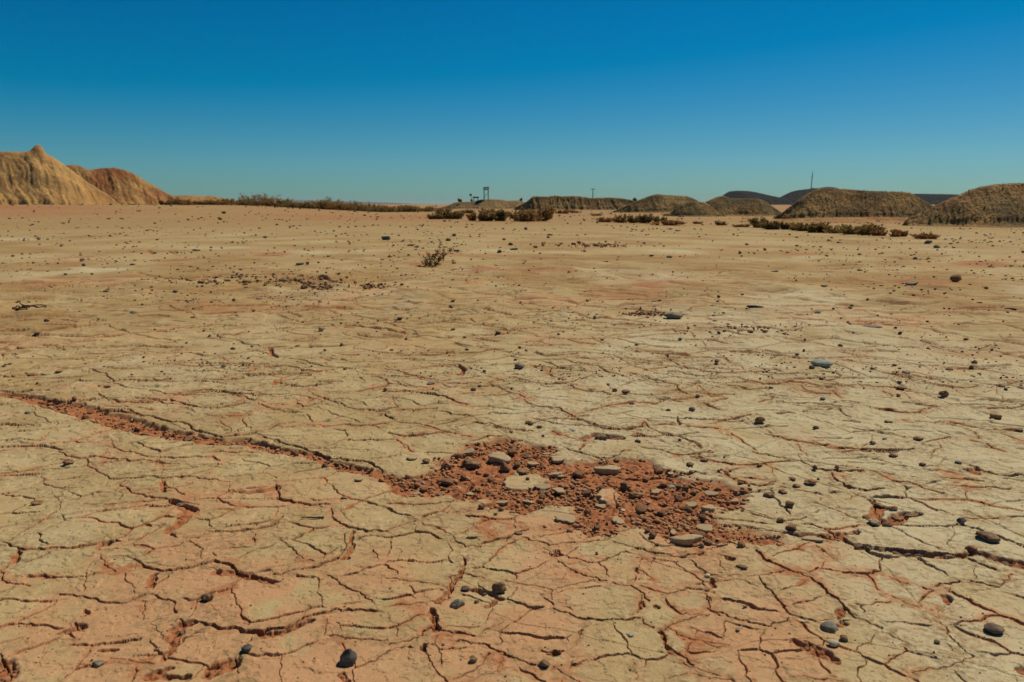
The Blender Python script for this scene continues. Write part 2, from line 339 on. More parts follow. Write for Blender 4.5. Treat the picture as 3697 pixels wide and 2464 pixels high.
('G',1,'1990,980 2040,1030'),('G',2,'2210,1000 2353,1050'),('G',2,'1470,690 1510,675 1560,690'),('G',2,'1210,665 1330,670 1470,675'),('G',3,'1370,700 1400,720 1430,735'),
('G',2,'1330,830 1440,840 1540,855 1640,850 1690,820 1760,805'),('G',3,'1500,780 1620,795 1740,805'),('G',2,'1560,625 1640,640 1760,660 1880,680 1960,680 2030,665'),
('G',2,'1370,570 1470,580 1560,605'),('G',2,'1580,590 1700,615'),('G',2,'1720,400 1800,415 1960,450'),('G',2,'2050,410 2110,400 2150,385 2300,390'),('G',1,'2150,660 2353,640'),
('G',2,'0,540 100,560 300,575 400,575'),('G',2,'0,460 200,465 270,475 300,505'),('G',2,'0,345 150,345 280,375'),('G',1,'130,530 180,520 270,515'),
('G',3,'1190,225 1300,230 1370,225'),('G',2,'550,170 640,160 730,155'),('G',2,'1430,105 1540,110'),('G',2,'1900,125 2130,128'),('G',2,'690,330 820,355'),('G',2,'1040,425 1160,430'),
('G',1,'1080,480 1230,500'),('G',2,'1900,545 2000,540 2100,545'),('G',2,'1640,370 1700,390'),('G',2,'2110,820 2230,820 2353,805'),
('G',1,'65,690 80,655 150,740 260,720'),('G',2,'0,660 80,650'),('G',2,'10,1050 60,1085 110,1105'),('G',3,'30,1140 180,1125'),
]
# bare red soil: lines of (x, y, half width) in tile pixels
SOIL = [
('A','0,105,30 150,120,36 260,150,44 400,180,56 500,210,58 620,245,64 740,280,64 850,308,56 950,318,56 1100,340,46 1250,350,42 1400,385,38 1550,410,38 1680,450,40 1800,480,42 1950,520,45 2020,560,50'),
('A','1160,605,8 1280,600,18 1400,580,25'),('A','1790,800,6 1790,870,10 1760,940,8'),('A','870,640,15 960,690,30 900,770,25 850,800,20'),('A','540,860,30 490,880,15'),
('A','100,900,12 60,960,14'),('A','780,1020,15 765,1090,12'),('A','1100,1010,20 1200,1010,35 1300,1040,20 1390,1060,20'),('A','330,1310,20 400,1290,25'),('A','440,1200,8 445,1220,12'),
('A','520,1410,15 590,1400,15'),('A','870,1400,20 900,1290,30 950,1270,30'),('A','870,1400,20 830,1450,20'),('A','850,1500,18 760,1540,25 950,1540,15'),('A','20,1480,35 40,1540,30'),
('A','1060,1530,30 1100,1500,40 1160,1480,40'),('A','1230,1300,10 1370,1330,22 1500,1285,18 1590,1250,12'),('A','1740,1530,15 1760,1560,15'),('A','820,550,12 835,600,8'),
('B','310,690,15 320,740,25 340,840,20'),('B','250,940,15 262,990,12'),('B','545,330,10 530,410,15 455,540,12 340,640,25'),('B','1795,630,10 1780,690,10'),('B','1760,400,12 1765,430,10'),
('B','2300,480,15 2310,530,15 2260,560,12'),('B','1925,850,12 1960,940,8 2000,1000,12'),('B','1130,1010,15 1200,1000,20'),('B','1380,840,10 1370,860,8'),('B','1190,300,30 1200,270,15'),
('B','600,540,14 800,620,26 700,670,20'),('B','1900,670,20 1920,680,16'),
('C','980,1100,25 960,1150,15'),('C','660,1300,30 760,1350,40 850,1380,35 950,1430,24'),('C','880,1220,14 1000,1190,26'),('C','1660,1010,20 1680,1060,15'),
('C','600,590,18 800,610,20 1000,640,25 1100,685,20 1300,715,16 1500,740,15 1700,755,15 1850,720,30 2000,760,35 2172,800,40'),('C','1860,160,15 1850,190,25 1750,160,10'),('C','2050,225,15 2150,240,15'),
('C','2140,1480,20 2160,1500,18'),('C','0,100,14 40,100,14'),('C','230,750,20 260,765,20'),('C','1160,370,14 1230,420,30 1180,500,40 1300,520,45 1400,470,40 1480,460,25'),
('C','1080,580,14 960,620,24'),('D','1160,150,14 1270,120,35 1400,140,35'),('D','2040,340,10 2060,360,10'),
('E','250,838,12 300,835,12'),('E','790,510,10 830,540,12 800,575,8'),('E','1150,570,6 1230,575,6'),('E','1690,575,8 1740,570,8'),('E','1920,165,6 2050,170,9 2200,172,9'),
('E','760,365,6 860,390,9 1000,385,9'),('E','1000,1035,10 1100,1025,18 1200,1025,14'),('E','2290,860,6 2300,920,8'),
('F','1690,580,14 1720,585,10'),('F','1880,645,10 1900,610,14 1980,585,12 2110,580,12'),('F','1680,325,6 1780,322,6'),('F','1850,390,10 1860,430,12 1900,460,10'),('F','1980,390,8 2000,395,8'),
('F','700,655,14 730,665,12'),('F','90,440,10 110,445,8'),('G','150,265,6 300,285,9 430,290,10 560,300,6'),('G','330,368,9 380,370,9'),('G','1310,425,6 1450,432,7'),('G','640,860,14 700,850,12'),
('G','1400,575,5 1560,620,7'),('G','2110,615,6 2353,635,8'),('G','1100,915,7 1200,922,8'),
('P','940,390,10 1100,415,12 1300,430,12 1500,460,12 1650,450,9 1850,440,9 2000,440,10 2080,470,14 2200,510,14 2330,520,10'),('P','1540,405,14 1400,415,14'),('P','2140,420,14 2300,460,16'),
('P','1010,235,10 1050,265,10'),('P','1150,240,8 1200,265,9'),('Q','100,495,6 200,490,8 300,490,6'),('Q','1450,210,5 1700,200,9 1900,230,5'),('Q','500,350,6 700,355,10'),
]
SOIL_POLY = ('D', '280,290 400,230 460,180 640,150 760,140 850,180 960,190 1000,240 1100,270 1260,270 1400,260 1500,270 1650,320 1800,370 1950,390 2100,440 2200,490 2100,560 1950,590 2000,650 2100,690 2250,720 2353,740 2353,770 2200,780 1900,790 1700,760 1650,700 1500,680 1350,720 1000,720 930,690 1000,650 1110,620 1100,560 950,555 800,575 640,560 550,510 430,510 280,500 100,480 0,450 0,370 200,370')
ISLES = [('D',830,400,140,48),('D',1345,495,65,52),('D',340,505,70,22),('D',590,525,52,16),('D',60,330,215,45)]

# ------------------------------------------------------------------ ground sheet
az_d = np.radians(np.linspace(-47, 47, 2165))
az_o = np.radians(np.concatenate([np.linspace(47.6, 62, 22), np.linspace(64, 180, 44)]))
AZ = np.concatenate([-az_o[::-1][:-1], az_d, az_o[:-1]])
AZ = np.concatenate([[-math.pi], AZ]) if AZ[0] > -math.pi else AZ
dep = np.radians(np.concatenate([np.linspace(34.6, 1.7, 1380), np.linspace(1.66, .08, 60)]))
RR = np.concatenate([np.linspace(.05, 1.68, 26), CAM_H / np.tan(dep)])
RR = np.concatenate([RR, np.geomspace(RR[-1] * 1.15, 26000, 24)])
NR, NA = len(RR), len(AZ)
X = (RR[:, None] * np.sin(AZ)[None]).astype(np.float32)
Y = (RR[:, None] * np.cos(AZ)[None]).astype(np.float32)
ND = int(np.searchsorted(RR, 45))            # detailed rows
xs, ys = X[:ND], Y[:ND]

def terrain(x, y):
    """gentle large-scale relief: the far flat rises a little towards the spoil heaps"""
    x = np.asarray(x, np.float32); y = np.asarray(y, np.float32)
    r = np.hypot(x, y); a = np.degrees(np.arctan2(x, np.maximum(y, 1e-3)))
    left = sstep(-8, -20, a) * sstep(45, 115, r) * 1.05
    near = fbm(x, y, 2.3, 2, 40) * .012 * sstep(1.5, 5, r)
    mid = fbm(x, y, 9.0, 2, 41) * .045 * sstep(6, 22, r)
    back = fbm(x, y, 40.0, 2, 42) * .16 * sstep(30, 90, r)
    return (left + near + mid + back) * sstep(20000, 400, r)

Z = terrain(X, Y)
jag = [fbm(xs, ys, .09, 4, 50, .62), fbm(xs, ys, .09, 4, 51, .62)]
js = np.clip(np.hypot(xs, ys) / 3.0, .8, 1.3); wx = xs + .017 * js * jag[0] + .009 * fbm(xs, ys, .030, 2, 53); wy = ys + .017 * js * jag[1] + .009 * fbm(xs, ys, .030, 2, 54)

def window(px, py, R):
    r = np.hypot(px, py); a = np.arctan2(px, py)
    r0, r1 = r.min() - R, r.max() + R
    da = R / max(r.min() - R, .4)
    i0, i1 = np.searchsorted(RR[:ND], [r0, r1]); j0, j1 = np.searchsorted(AZ, [a.min() - da, a.max() + da])
    return slice(max(i0 - 1, 0), i1 + 1), slice(max(j0 - 1, 0), j1 + 1)

dmin = np.full((ND, NA), 9.0, np.float32)
side = np.zeros((ND, NA), np.float32)
wgt = np.zeros((ND, NA), np.float32)
def parse(s):
    return [tuple(float(v) for v in p.split(',')) for p in s.split()]
LINES = [(w, np.array([on_ground(*tp(t, a, b)) for a, b in parse(s)])) for t, w, s in CR]
rc = random.Random(12)
while len(LINES) < len(CR) + 620:                       # short splits and lifted edges of the crust
    r0 = rc.uniform(3.6, 4.8) * math.exp(rc.random() * 1.5); a0 = math.radians(rc.uniform(-37, 37))
    if rc.random() < .35 and r0 < 6: continue
    L0 = rc.uniform(.03, .13) * (1 + r0 / 6); h = rc.gauss(0, .45) - a0 * .6; x0, y0 = r0 * math.sin(a0), r0 * math.cos(a0)
    b0 = rc.uniform(-.35, .35) * L0
    LINES.append((rc.uniform(.7, 2.2), np.array([(x0 - L0 * math.cos(h), y0 - L0 * math.sin(h)), (x0 - b0 * math.sin(h), y0 + b0 * math.cos(h)), (x0 + L0 * math.cos(h), y0 + L0 * math.sin(h))])))
for li, (w, P) in enumerate(LINES):
    if li == len(CR): dmin0, wgt0 = dmin.copy(), wgt.copy()
    L = np.concatenate([[0], np.cumsum(np.hypot(*np.diff(P, axis=0).T))])
    n = max(2, int(L[-1] / (.05 + .012 * P[:, 1].mean())) + 1)
    u = np.linspace(0, L[-1], n)
    Q = np.stack([np.interp(u, L, P[:, 0]), np.interp(u, L, P[:, 1])], 1)
    for k in range(n - 1):
        p, q = Q[k], Q[k + 1]
        rr = np.hypot(*p); R = .07 * max(1, rr / 3)
        si, sj = window(np.array([p[0], q[0]]), np.array([p[1], q[1]]), R)
        gx, gy = wx[si, sj] - p[0], wy[si, sj] - p[1]
        d = q - p; l2 = d @ d + 1e-9
        tt = np.clip((gx * d[0] + gy * d[1]) / l2, 0, 1)
        ex, ey = gx - tt * d[0], gy - tt * d[1]
        dist = np.hypot(ex, ey)
        better = dist < dmin[si, sj]
        nx, ny = -d[1], d[0]
        vx, vy = p / rr
        far = 1.0 if nx * vx + ny * vy > 0 else -1.0
        facing = abs(nx * vx + ny * vy) / math.sqrt(l2)
        sg = np.sign(nx * gx + ny * gy) * far * (.25 + .75 * facing)
        e0 = min(1.0, (k + .6) / 2.0, (n - 1 - k) / 2.0 + .1)
        dmin[si, sj] = np.where(better, dist, dmin[si, sj])
        side[si, sj] = np.where(better, sg, side[si, sj])
        wgt[si, sj] = np.where(better, w * (.55 + .45 * e0), wgt[si, sj])

r_ = np.hypot(xs, ys)
azd = np.degrees(np.arctan2(xs, ys))
sc_ = np.clip((r_ / 2.7) ** 1.1, .75, 6)
var = .75 + .5 * (fbm(xs, ys, .30, 2, 52) + .3)
hw = np.interp(wgt, [0, 1, 2, 3, 4], [0, .0012, .0018, .0026, .0034]) * sc_ * np.clip(var, .3, 1.6)
dp = np.interp(wgt, [0, 1, 2, 3, 4], [0, .008, .018, .034, .050]) * np.clip(sc_, 0, 1.6)
lipa = np.interp(wgt, [0, 1, 2, 3, 4], [0, .0007, .0016, .0030, .0050]) * np.clip(sc_ ** 1.25, 0, 4.5) * np.clip(var, .4, 1.4)
dp = np.maximum(np.minimum(dp, .05), np.minimum(5.0 * hw, .03)) * (1 - .55 * sstep(4.5, 8, r_))
hw = np.where(wgt > .25, np.maximum(hw, .00024 * r_ ** 2 * np.abs(side)), hw * (.45 + .55 * np.clip(np.abs(side) + sstep(5, 3, r_), 0, 1)))
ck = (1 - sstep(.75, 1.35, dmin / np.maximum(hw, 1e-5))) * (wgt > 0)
lam = .022 * np.clip(sc_, .8, 4)
rsp = .00036 * r_ ** 2                             # row spacing of the sheet
lip = lipa * sstep(0, 1, (dmin + 1e-6) / np.maximum(1.3 * rsp, 1e-4)) * np.exp(-np.maximum(dmin - hw, 0) / lam) * np.where(side > 0, 1, -.75) * np.abs(side)
H = lip - dp * ck
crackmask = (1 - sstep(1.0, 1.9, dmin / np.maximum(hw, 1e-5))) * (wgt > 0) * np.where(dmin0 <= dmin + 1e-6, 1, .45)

# untraced network: jittered cells with borders of random strength
def cells(S, seed, warp, wamp):
    qx = xs + wamp * fbm(xs, ys, warp, 3, seed) ; qy = ys + wamp * fbm(xs, ys, warp, 3, seed + 5)
    gx = np.floor(qx / S).astype(np.int32); gy = np.floor(qy / S).astype(np.int32)
    def pt(i, j):
        h = _perm[(_perm[(i + seed * 37) & 4095] + j) & 4095]
        return (i + .5 + .42 * _gx[h]) * S, (j + .5 + .42 * _gy[h]) * S, h
    b1 = np.full(qx.shape, 1e9, np.float32); cx = np.zeros_like(b1); cy = np.zeros_like(b1); ch = np.zeros(b1.shape, np.int32)
    for i in (-1, 0, 1):
        for j in (-1, 0, 1):
            px, py, h = pt(gx + i, gy + j)
            d = (px - qx) ** 2 + (py - qy) ** 2
            m = d < b1
            b1 = np.where(m, d, b1); cx = np.where(m, px, cx); cy = np.where(m, py, cy); ch = np.where(m, h, ch)
    e1 = np.full(qx.shape, 1e9, np.float32); sx = np.zeros_like(e1); sy = np.zeros_like(e1); eh = np.zeros(e1.shape, np.int32)
    for i in (-1, 0, 1):
        for j in (-1, 0, 1):
            px, py, h = pt(gx + i, gy + j)
            dx, dy = px - cx, py - cy
            l = np.hypot(dx, dy)
            e = np.where(l < 1e-4, 1e9, ((cx + px) * .5 - qx) * dx / np.maximum(l, 1e-4) + ((cy + py) * .5 - qy) * dy / np.maximum(l, 1e-4))
            m = e < e1
            e1 = np.where(m, e, e1); sx = np.where(m, dx / np.maximum(l, 1e-4), sx); sy = np.where(m, dy / np.maximum(l, 1e-4), sy)
            eh = np.where(m, _perm[(ch ^ h) & 4095], eh)
    fa = -(sx * xs + sy * ys) / np.maximum(r_, .1)
    return e1, fa, eh / 4096.0, ch / 4096.0

# plates whose outlines are only faint in places: closed by hairlines round the traced plate centres
PLATES = [('H','330,60 600,60 950,85 1100,50 1290,60 1550,20 1650,100 1920,80 1900,20 2150,100 2100,30 700,115 200,110 600,150 850,160 1000,140 950,215 1300,170 1500,150 1400,260 1750,240 2000,170 2150,210 1650,190 1950,270 1700,310 2100,130 80,130 230,150 80,180 300,240 130,250 550,270 750,290 620,320 130,360 400,320 900,330 1050,320 850,380 600,400 1300,360 1100,420 330,420 1350,410 100,480 300,480 450,480 650,480 620,560 850,440 950,490 1130,460 1420,510 1640,465 1880,400 1150,540 200,560 60,560 450,560 150,520 600,610 400,700 1100,630 1430,610 1700,640 950,600 700,540 60,660 850,680 1900,560 2150,660 1250,700 1500,740 1350,800 1060,720 800,800 560,800 700,730 60,800 280,850 1650,800 1900,800 2230,600 2230,780 180,960 560,940 640,920 60,1050 250,1080 850,930 1200,1000 1750,940 1900,880 980,1060 1780,1090 2150,1040 2250,960 560,1120 740,1090 750,1180 100,1180 200,1290 930,1230 600,1240 560,1340 1300,1200 1400,1300 1750,1180 2130,1220 1900,1280 1900,1180 750,1340 1200,1340 2300,1330 1000,1370'),
 ('B','1500,630 1480,260 900,320 700,120 1350,450 1950,440 1700,380 1750,220 2050,270 1000,620 1080,780 700,550 850,700 550,1000 1000,1000 1550,950 1800,900 2150,650 2200,900 1650,1100 2000,1150 1950,720 2100,880 1150,450 1250,200 2000,190 2250,370 1100,100'),
 ('C','300,250 200,150 500,400 650,400 300,200 800,220 900,100 1150,240 1200,150 1500,240 600,660 750,720 1000,760 300,800 360,1000 300,1120 700,1000 560,930 850,1080 1100,950 1300,950 1500,850 1400,1100 1700,850 2000,900 1950,1020 1850,650 1600,600 1500,500 1300,650 1850,450 2000,350 1900,260 1650,300 2050,550 950,450 1700,1100 1950,1250 1500,1300 1250,1350 1000,1250 1200,1500 600,1300 300,1250 200,1450 450,1450 700,1450 1000,1450 1800,1300 2000,1480 100,1200 1450,1450')]
PC = np.array([on_ground(*tp(t, a, b)) for t, s in PLATES for a, b in parse(s)], np.float32)
NP_ = int(np.searchsorted(RR, 6.0))
qx = xs[:NP_] + .05 * fbm(xs[:NP_], ys[:NP_], .22, 4, 66, .6); qy = ys[:NP_] + .05 * fbm(xs[:NP_], ys[:NP_], .22, 4, 67, .6)
best = np.full(qx.shape, 1e9, np.float32); bi = np.zeros(qx.shape, np.int32)
for k, (a, b) in enumerate(PC):
    si, sj = window(np.array([a]), np.array([b]), .75); si = slice(si.start, min(si.stop, NP_))
    d = (qx[si, sj] - a) ** 2 + (qy[si, sj] - b) ** 2; m = d < best[si, sj]
    best[si, sj] = np.where(m, d, best[si, sj]); bi[si, sj] = np.where(m, k, bi[si, sj])
pe = np.full((ND, NA), 9.0, np.float32); pf = np.zeros((ND, NA), np.float32)
for k, (a, b) in enumerate(PC):
    si, sj = window(np.array([a]), np.array([b]), 1.0); si = slice(si.start, min(si.stop, NP_))
    c = PC[bi[si, sj]]; dx, dy = a - c[..., 0], b - c[..., 1]; l = np.hypot(dx, dy)
    e = ((c[..., 0] + a) * .5 - qx[si, sj]) * dx / np.maximum(l, 1e-4) + ((c[..., 1] + b) * .5 - qy[si, sj]) * dy / np.maximum(l, 1e-4)
    e = np.where((l < 1e-4) | (best[si, sj] > .5), 9.0, np.maximum(e, 0))
    m = e < pe[si, sj]
    pf[si, sj] = np.where(m, -(dx * xs[si, sj] + dy * ys[si, sj]) / np.maximum(l, 1e-4) / np.maximum(r_[si, sj], .1), pf[si, sj])
    pe[si, sj] = np.where(m, e, pe[si, sj])
inpl = (1 - sstep(4.9, 5.8, r_))
wp_ = inpl * sstep(.022, .050, dmin / sc_) * (.8 + .7 * sstep(-.3, .4, fbm(xs, ys, .5, 3, 68)))
hp = .0024 * wp_ * (.55 + .45 * np.abs(pf)) * sc_ * np.clip(var, .3, 1.6)
cp = (1 - sstep(.75, 1.4, pe / np.maximum(hp, 1e-5))) * (wp_ > .1)
H += .0028 * wp_ * np.exp(-np.maximum(pe - hp, 0) / (lam * .9)) * np.where(pf > 0, pf, .7 * pf) - cp * np.maximum(.016, 5 * hp)
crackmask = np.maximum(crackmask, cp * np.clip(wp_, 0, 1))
traced = (1 - sstep(6.3, 8.0, r_)) * (1 - sstep(33, 36, np.abs(azd))) * sstep(1.6, 1.75, r_)
for S, seed, wp, wa, gain, dens in ((.60, 61, .4, .08, 1.0, 1.01), (.28, 62, .2, .06, .5, .40)):
    e1, fa, eh, chh = cells(S, seed, wp, wa)
    zone = .5 + 1.4 * fbm(xs, ys, 1.3, 2, seed + 20)
    on = (eh < dens).astype(np.float32) * np.clip(zone, .85 if S > .4 else .15, 1.2) * (.75 + .6 * eh / dens)
    w2 = on * (gain * (1 - traced) * 2.0 + traced * (.30 + 1.1 * (1 - inpl)) * (gain + .1)) * (1 - sstep(7.5, 17, r_)) * (1 if S > .4 else 1 - sstep(5, 7.5, r_))
    h2 = np.interp(w2, [0, 1, 2, 3], [0, .0015, .0026, .0038]) * sc_ * np.clip(var, .3, 1.5) * (.30 + .70 * np.abs(fa))
    h2 = np.where(w2 > .25, np.maximum(h2, .00022 * r_ ** 2 * np.abs(fa)), h2)
    c2 = (1 - sstep(.75, 1.4, e1 / np.maximum(h2, 1e-5))) * (w2 > .12)
    clear = sstep(.02, .06, dmin / sc_) * .9 + .1
    l2 = np.interp(w2, [0, 1, 2, 3], [0, .0022, .0044, .0065]) * np.clip(sc_, 0, 4.5) * clear
    H += l2 * sstep(0, 1, (e1 + 1e-6) / np.maximum(1.3 * rsp, 1e-4)) * np.exp(-np.maximum(e1 - h2, 0) / (lam * .9)) * np.where(fa > 0, fa, .7 * fa)
    H -= c2 * np.maximum(np.interp(w2, [0, 1, 2, 3], [0, .006, .012, .02]), np.minimum(5 * h2, .022) * (1 - .45 * sstep(5, 9, r_)))
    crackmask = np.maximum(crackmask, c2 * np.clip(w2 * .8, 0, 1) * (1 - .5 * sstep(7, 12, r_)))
    if S > .4:
        H += (chh - .5) * .010 * (1 - traced) * (1 - sstep(16, 30, r_))

# bare soil
soil = np.zeros((ND, NA), np.float32)
edge_n = fbm(xs, ys, .12, 4, 70, .6)
for t, s in SOIL:
    pts = parse(s)
    P = np.array([on_ground(*tp(t, a, b)) for a, b, _ in pts])
    Wd = []
    for (a, b, h), (gx, gy) in zip(pts, P):
        rng_ = math.hypot(math.hypot(gx, gy), CAM_H)
        Wd.append(h * TILE[t][2] * rng_ / FPX * (1.15 if gy < 5 else 1.5))
    for k in range(len(P) - 1):
        p, q = P[k], P[k + 1]; w0, w1 = Wd[k], Wd[k + 1]
        R = max(w0, w1) * 1.8 + .03
        si, sj = window(np.array([p[0], q[0]]), np.array([p[1], q[1]]), R)
        gx, gy = wx[si, sj] - p[0], wy[si, sj] - p[1]
        d = q - p; l2 = d @ d + 1e-9
        tt = np.clip((gx * d[0] + gy * d[1]) / l2, 0, 1)
        dist = np.hypot(gx - tt * d[0], gy - tt * d[1]); w = w0 + (w1 - w0) * tt
        m = sstep(-.22, .22, 1 - dist / w + .75 * edge_n[si, sj])
        soil[si, sj] = np.maximum(soil[si, sj], m)
PP = np.array([on_ground(*tp(SOIL_POLY[0], a, b)) for a, b in parse(SOIL_POLY[1])])
si, sj = window(PP[:, 0], PP[:, 1], .15)
gx, gy = wx[si, sj], wy[si, sj]
inside = np.zeros(gx.shape, bool); dd = np.full(gx.shape, 9.0, np.float32)
for k in range(len(PP)):
    p, q = PP[k - 1], PP[k]
    c = ((p[1] > gy) != (q[1] > gy)) & (gx < (q[0] - p[0]) * (gy - p[1]) / (q[1] - p[1] + 1e-12) + p[0])
    inside ^= c
    d = q - p; tt = np.clip(((gx - p[0]) * d[0] + (gy - p[1]) * d[1]) / (d @ d + 1e-9), 0, 1)
    dd = np.minimum(dd, np.hypot(gx - p[0] - tt * d[0], gy - p[1] - tt * d[1]))
sd = np.where(inside, dd, -dd)
m = sstep(-.035, .035, sd + .085 * edge_n[si, sj] + .05 * fbm(gx, gy, .4, 2, 171))
for t, a, b, ra, rb in ISLES:
    c0 = on_ground(*tp(t, a, b)); cx1 = on_ground(*tp(t, a + ra, b)); cy1 = on_ground(*tp(t, a, b + rb)); cy0 = on_ground(*tp(t, a, b - rb))
    A_, B_ = abs(cx1[0] - c0[0]), abs(cy1[1] - cy0[1]) / 2
    e = np.hypot((gx - c0[0]) / A_, (gy - (cy1[1] + cy0[1]) / 2) / B_)
    m *= sstep(-.07, .07, e - 1 + .35 * edge_n[si, sj])
patch = m.copy(); patch_win = (si, sj)
soil[si, sj] = np.maximum(soil[si, sj], m)
rough = fbm(xs, ys, .035, 3, 75, .6)
step_h = .009 * np.clip(sc_, .8, 2)
rgh = np.abs(fbm(xs, ys, .06, 4, 175, .62)) * 2 - .4 + .5 * fbm(xs, ys, .18, 2, 176)
H -= soil * (step_h - .005 * rough - .016 * rgh * sstep(.5, .95, soil))
# plate surface: faint dishing, crumbs, pits
H += (1 - soil) * (.0018 * fbm(xs, ys, .10, 3, 77) + .0005 * perlin(xs / .012, ys / .012, 78) * (1 - sstep(2, 3.2, r_))) * np.clip(sc_, .8, 3)
flake = fbm(xs, ys * 1.0, .16, 4, 79, .62)
H += .0030 * np.clip(sc_, .8, 3.2) * (sstep(.12, .15, flake) + .8 * sstep(.10, .14, fbm(xs, ys, .07, 3, 179, .6))) * (1 - soil)      # lifted scabs of crust
H += .020 * sstep(7, 20, r_) * np.clip(fbm(xs, ys, .8, 2, 80, .6) + .1, -.1, 1) * (1 - soil)
fs_ = fbm(xs, ys, .9, 3, 180, .6); del_ = .04 * (1 + (r_ / 7) ** 2)
H += sstep(5, 11, r_) * (.024 * sstep(0, 1, (fs_ - .10) / del_) + .024 * sstep(0, 1, (fs_ - .28) / del_) + .02 * sstep(0, 1, (fs_ + .14) / del_)) * (1 - soil)
H *= (1 - sstep(38, 45, r_))
Z[:ND] += H

pink = np.zeros((ND, NA), np.float32); pale = np.zeros((ND, NA), np.float32)
def blob(arr, px, py, rad, amp):
    c = on_ground(px, py); rg = math.hypot(math.hypot(*c), CAM_H)
    a = rad * rg / FPX; b = min(rad * .55 * rg / FPX / (CAM_H / rg), c[1] * .6)
    arr += amp * np.exp(-(((xs - c[0]) / a) ** 2 + ((ys - c[1]) / b) ** 2))
for v in ((850,2150,330,.9),(450,2270,300,.7),(1100,2400,320,.9),(1750,2230,260,.75),(1900,2400,260,.5),(2900,2330,260,.7),(2150,1960,130,.9),(2480,1980,170,.9),
          (700,1960,180,.4),(600,2050,150,.5),(2050,2040,130,.6),(3000,2010,140,.35),(1950,1850,260,.6),(700,1830,90,.6),(1350,2060,160,.5),(2560,2300,150,.3)):
    blob(pink, *v)
for v in ((2750,1400,620,.9),(3350,1480,560,.9),(3000,1230,520,.7),(2300,1500,420,.5),(3400,2250,180,.9),(1750,1420,380,.35),(700,1350,420,.35),(3450,1750,300,.5),(3250,2090,160,.3)):
    blob(pale, *v)
mot = fbm(xs, ys, .5, 4, 85, .6)
pm = fbm(xs, ys, .28, 4, 186, .62)
pink = np.clip(pink * 1.25 * sstep(-.38, .16, pm + .25 * mot) + .30 * sstep(.10, .45, fbm(xs, ys, .6, 4, 86)), 0, .85)
pale = np.clip(pale * (1 + 1.6 * mot) + .3 * sstep(.1, .5, fbm(xs, ys, .7, 3, 87)), 0, .9)
brown = np.clip(sstep(5.5, 13, r_) * (.50 + 2.4 * fbm(xs, ys, 2.4, 5, 88, .62)) + .5 * sstep(.1, .4, fbm(xs, ys, .8, 4, 188)) * sstep(2, 5, r_), 0, .95)
edge = np.exp(-dmin0 / (.05 * sc_)) * (wgt0 > 0)
stain = np.clip(edge * 1.15 * (1 + 1.5 * mot) + .55 * sstep(.05, .4, fbm(xs, ys, .22, 4, 89, .65)), 0, 1)
halo = np.clip(np.exp(-dmin0 / (.010 * sc_ ** .6)) * (wgt0 > 0) * sstep(-.1, .35, fbm(xs, ys, .25, 3, 90)), 0, 1)   # soil dusted along the crack lines
pink = np.clip(pink + .6 * halo, 0, 1)
dn = np.minimum(dmin0, np.where(inpl > 0, pe * 1.2, 9))
band = sstep(.0, .5, (1 - dn / (.040 * np.clip(sc_, .8, 2))) + 1.5 * fbm(xs, ys, .42, 3, 95) + .7 * edge_n - .80 + 1.15 * np.clip(pink, 0, .7)) * (dn < .12 * sc_) * (1 - sstep(5, 9, r_))
pink = np.clip(np.maximum(pink, .85 * band), 0, 1)
pale = np.clip(pale + .75 * sstep(.06, .38, fbm(xs, ys, 3.2, 5, 198, .62)) * sstep(7, 12, r_), 0, .9)
rp = sstep(.08, .5, fbm(xs, ys, 1.5, 5, 196, .62)) * sstep(4.5, 9, r_)
pink = np.clip(np.maximum(pink, .8 * rp), 0, 1)
soil_col = np.maximum(np.maximum(soil, .7 * sstep(.16, .42, fbm(xs, ys, 2.6, 5, 197, .65)) * sstep(7, 12, r_)), band * sstep(.05, .45, fbm(xs, ys, .2, 4, 96, .6) + .2 * np.clip(pink, 0, 1) - .12) * .8)

attr1 = np.zeros((NR, NA, 4), np.float32); attr2 = np.zeros((NR, NA, 4), np.float32)
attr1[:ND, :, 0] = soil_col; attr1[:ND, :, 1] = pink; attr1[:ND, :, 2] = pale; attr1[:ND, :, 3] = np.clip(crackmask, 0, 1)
attr2[:ND, :, 0] = brown; attr2[:ND, :, 1] = stain
ro = np.hypot(X[ND:], Y[ND:])
attr2[ND:, :, 0] = .8
redfar = np.clip(.9 * fbm(X[ND:], Y[ND:], 22, 4, 91) + .28, 0, .75) * sstep(46, 75, ro)
attr1[ND:, :, 0] = redfar
for t_, x_, y_, w_ in (('L', 640, 375, 90), ('L', 780, 378, 130), ('L', 930, 382, 150), ('L', 1130, 385, 190), ('L', 1300, 386, 180), ('L', 1830, 392, 120), ('L', 2000, 397, 180), ('L', 2230, 408, 190),
                     ('M', 520, 470, 90), ('M', 660, 484, 150), ('M', 830, 496, 150), ('M', 960, 505, 130), ('M', 1180, 518, 200), ('M', 1310, 528, 130), ('M', 1450, 538, 110), ('M', 1680, 553, 110)):
    c_ = on_ground(*tp(t_, x_, y_)); k_ = math.hypot(*c_) / FPX * TILE[t_][2] * w_ * .6
    if c_[1] > 45: attr1[ND:, :, 0] = np.maximum(attr1[ND:, :, 0], .95 * np.exp(-(((X[ND:] - c_[0]) / k_) ** 2 + ((Y[ND:] - c_[1]) / (k_ * .9)) ** 2)))
V = np.stack([X, Y, Z], -1).reshape(-1, 3)
idx = np.arange(NR * NA, dtype=np.int32).reshape(NR, NA)
nxt = np.roll(idx, -1, 1)
F = np.stack([idx[:-1], nxt[:-1], nxt[1:], idx[1:]], -1).reshape(-1, 4)
gm = mesh_np('ground', V, F, M['ground'])
for nm, ar in (('soil_map', attr1), ('wear_map', attr2)):
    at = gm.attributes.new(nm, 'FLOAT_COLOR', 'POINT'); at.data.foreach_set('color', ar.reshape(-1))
ground = link('ground', gm)
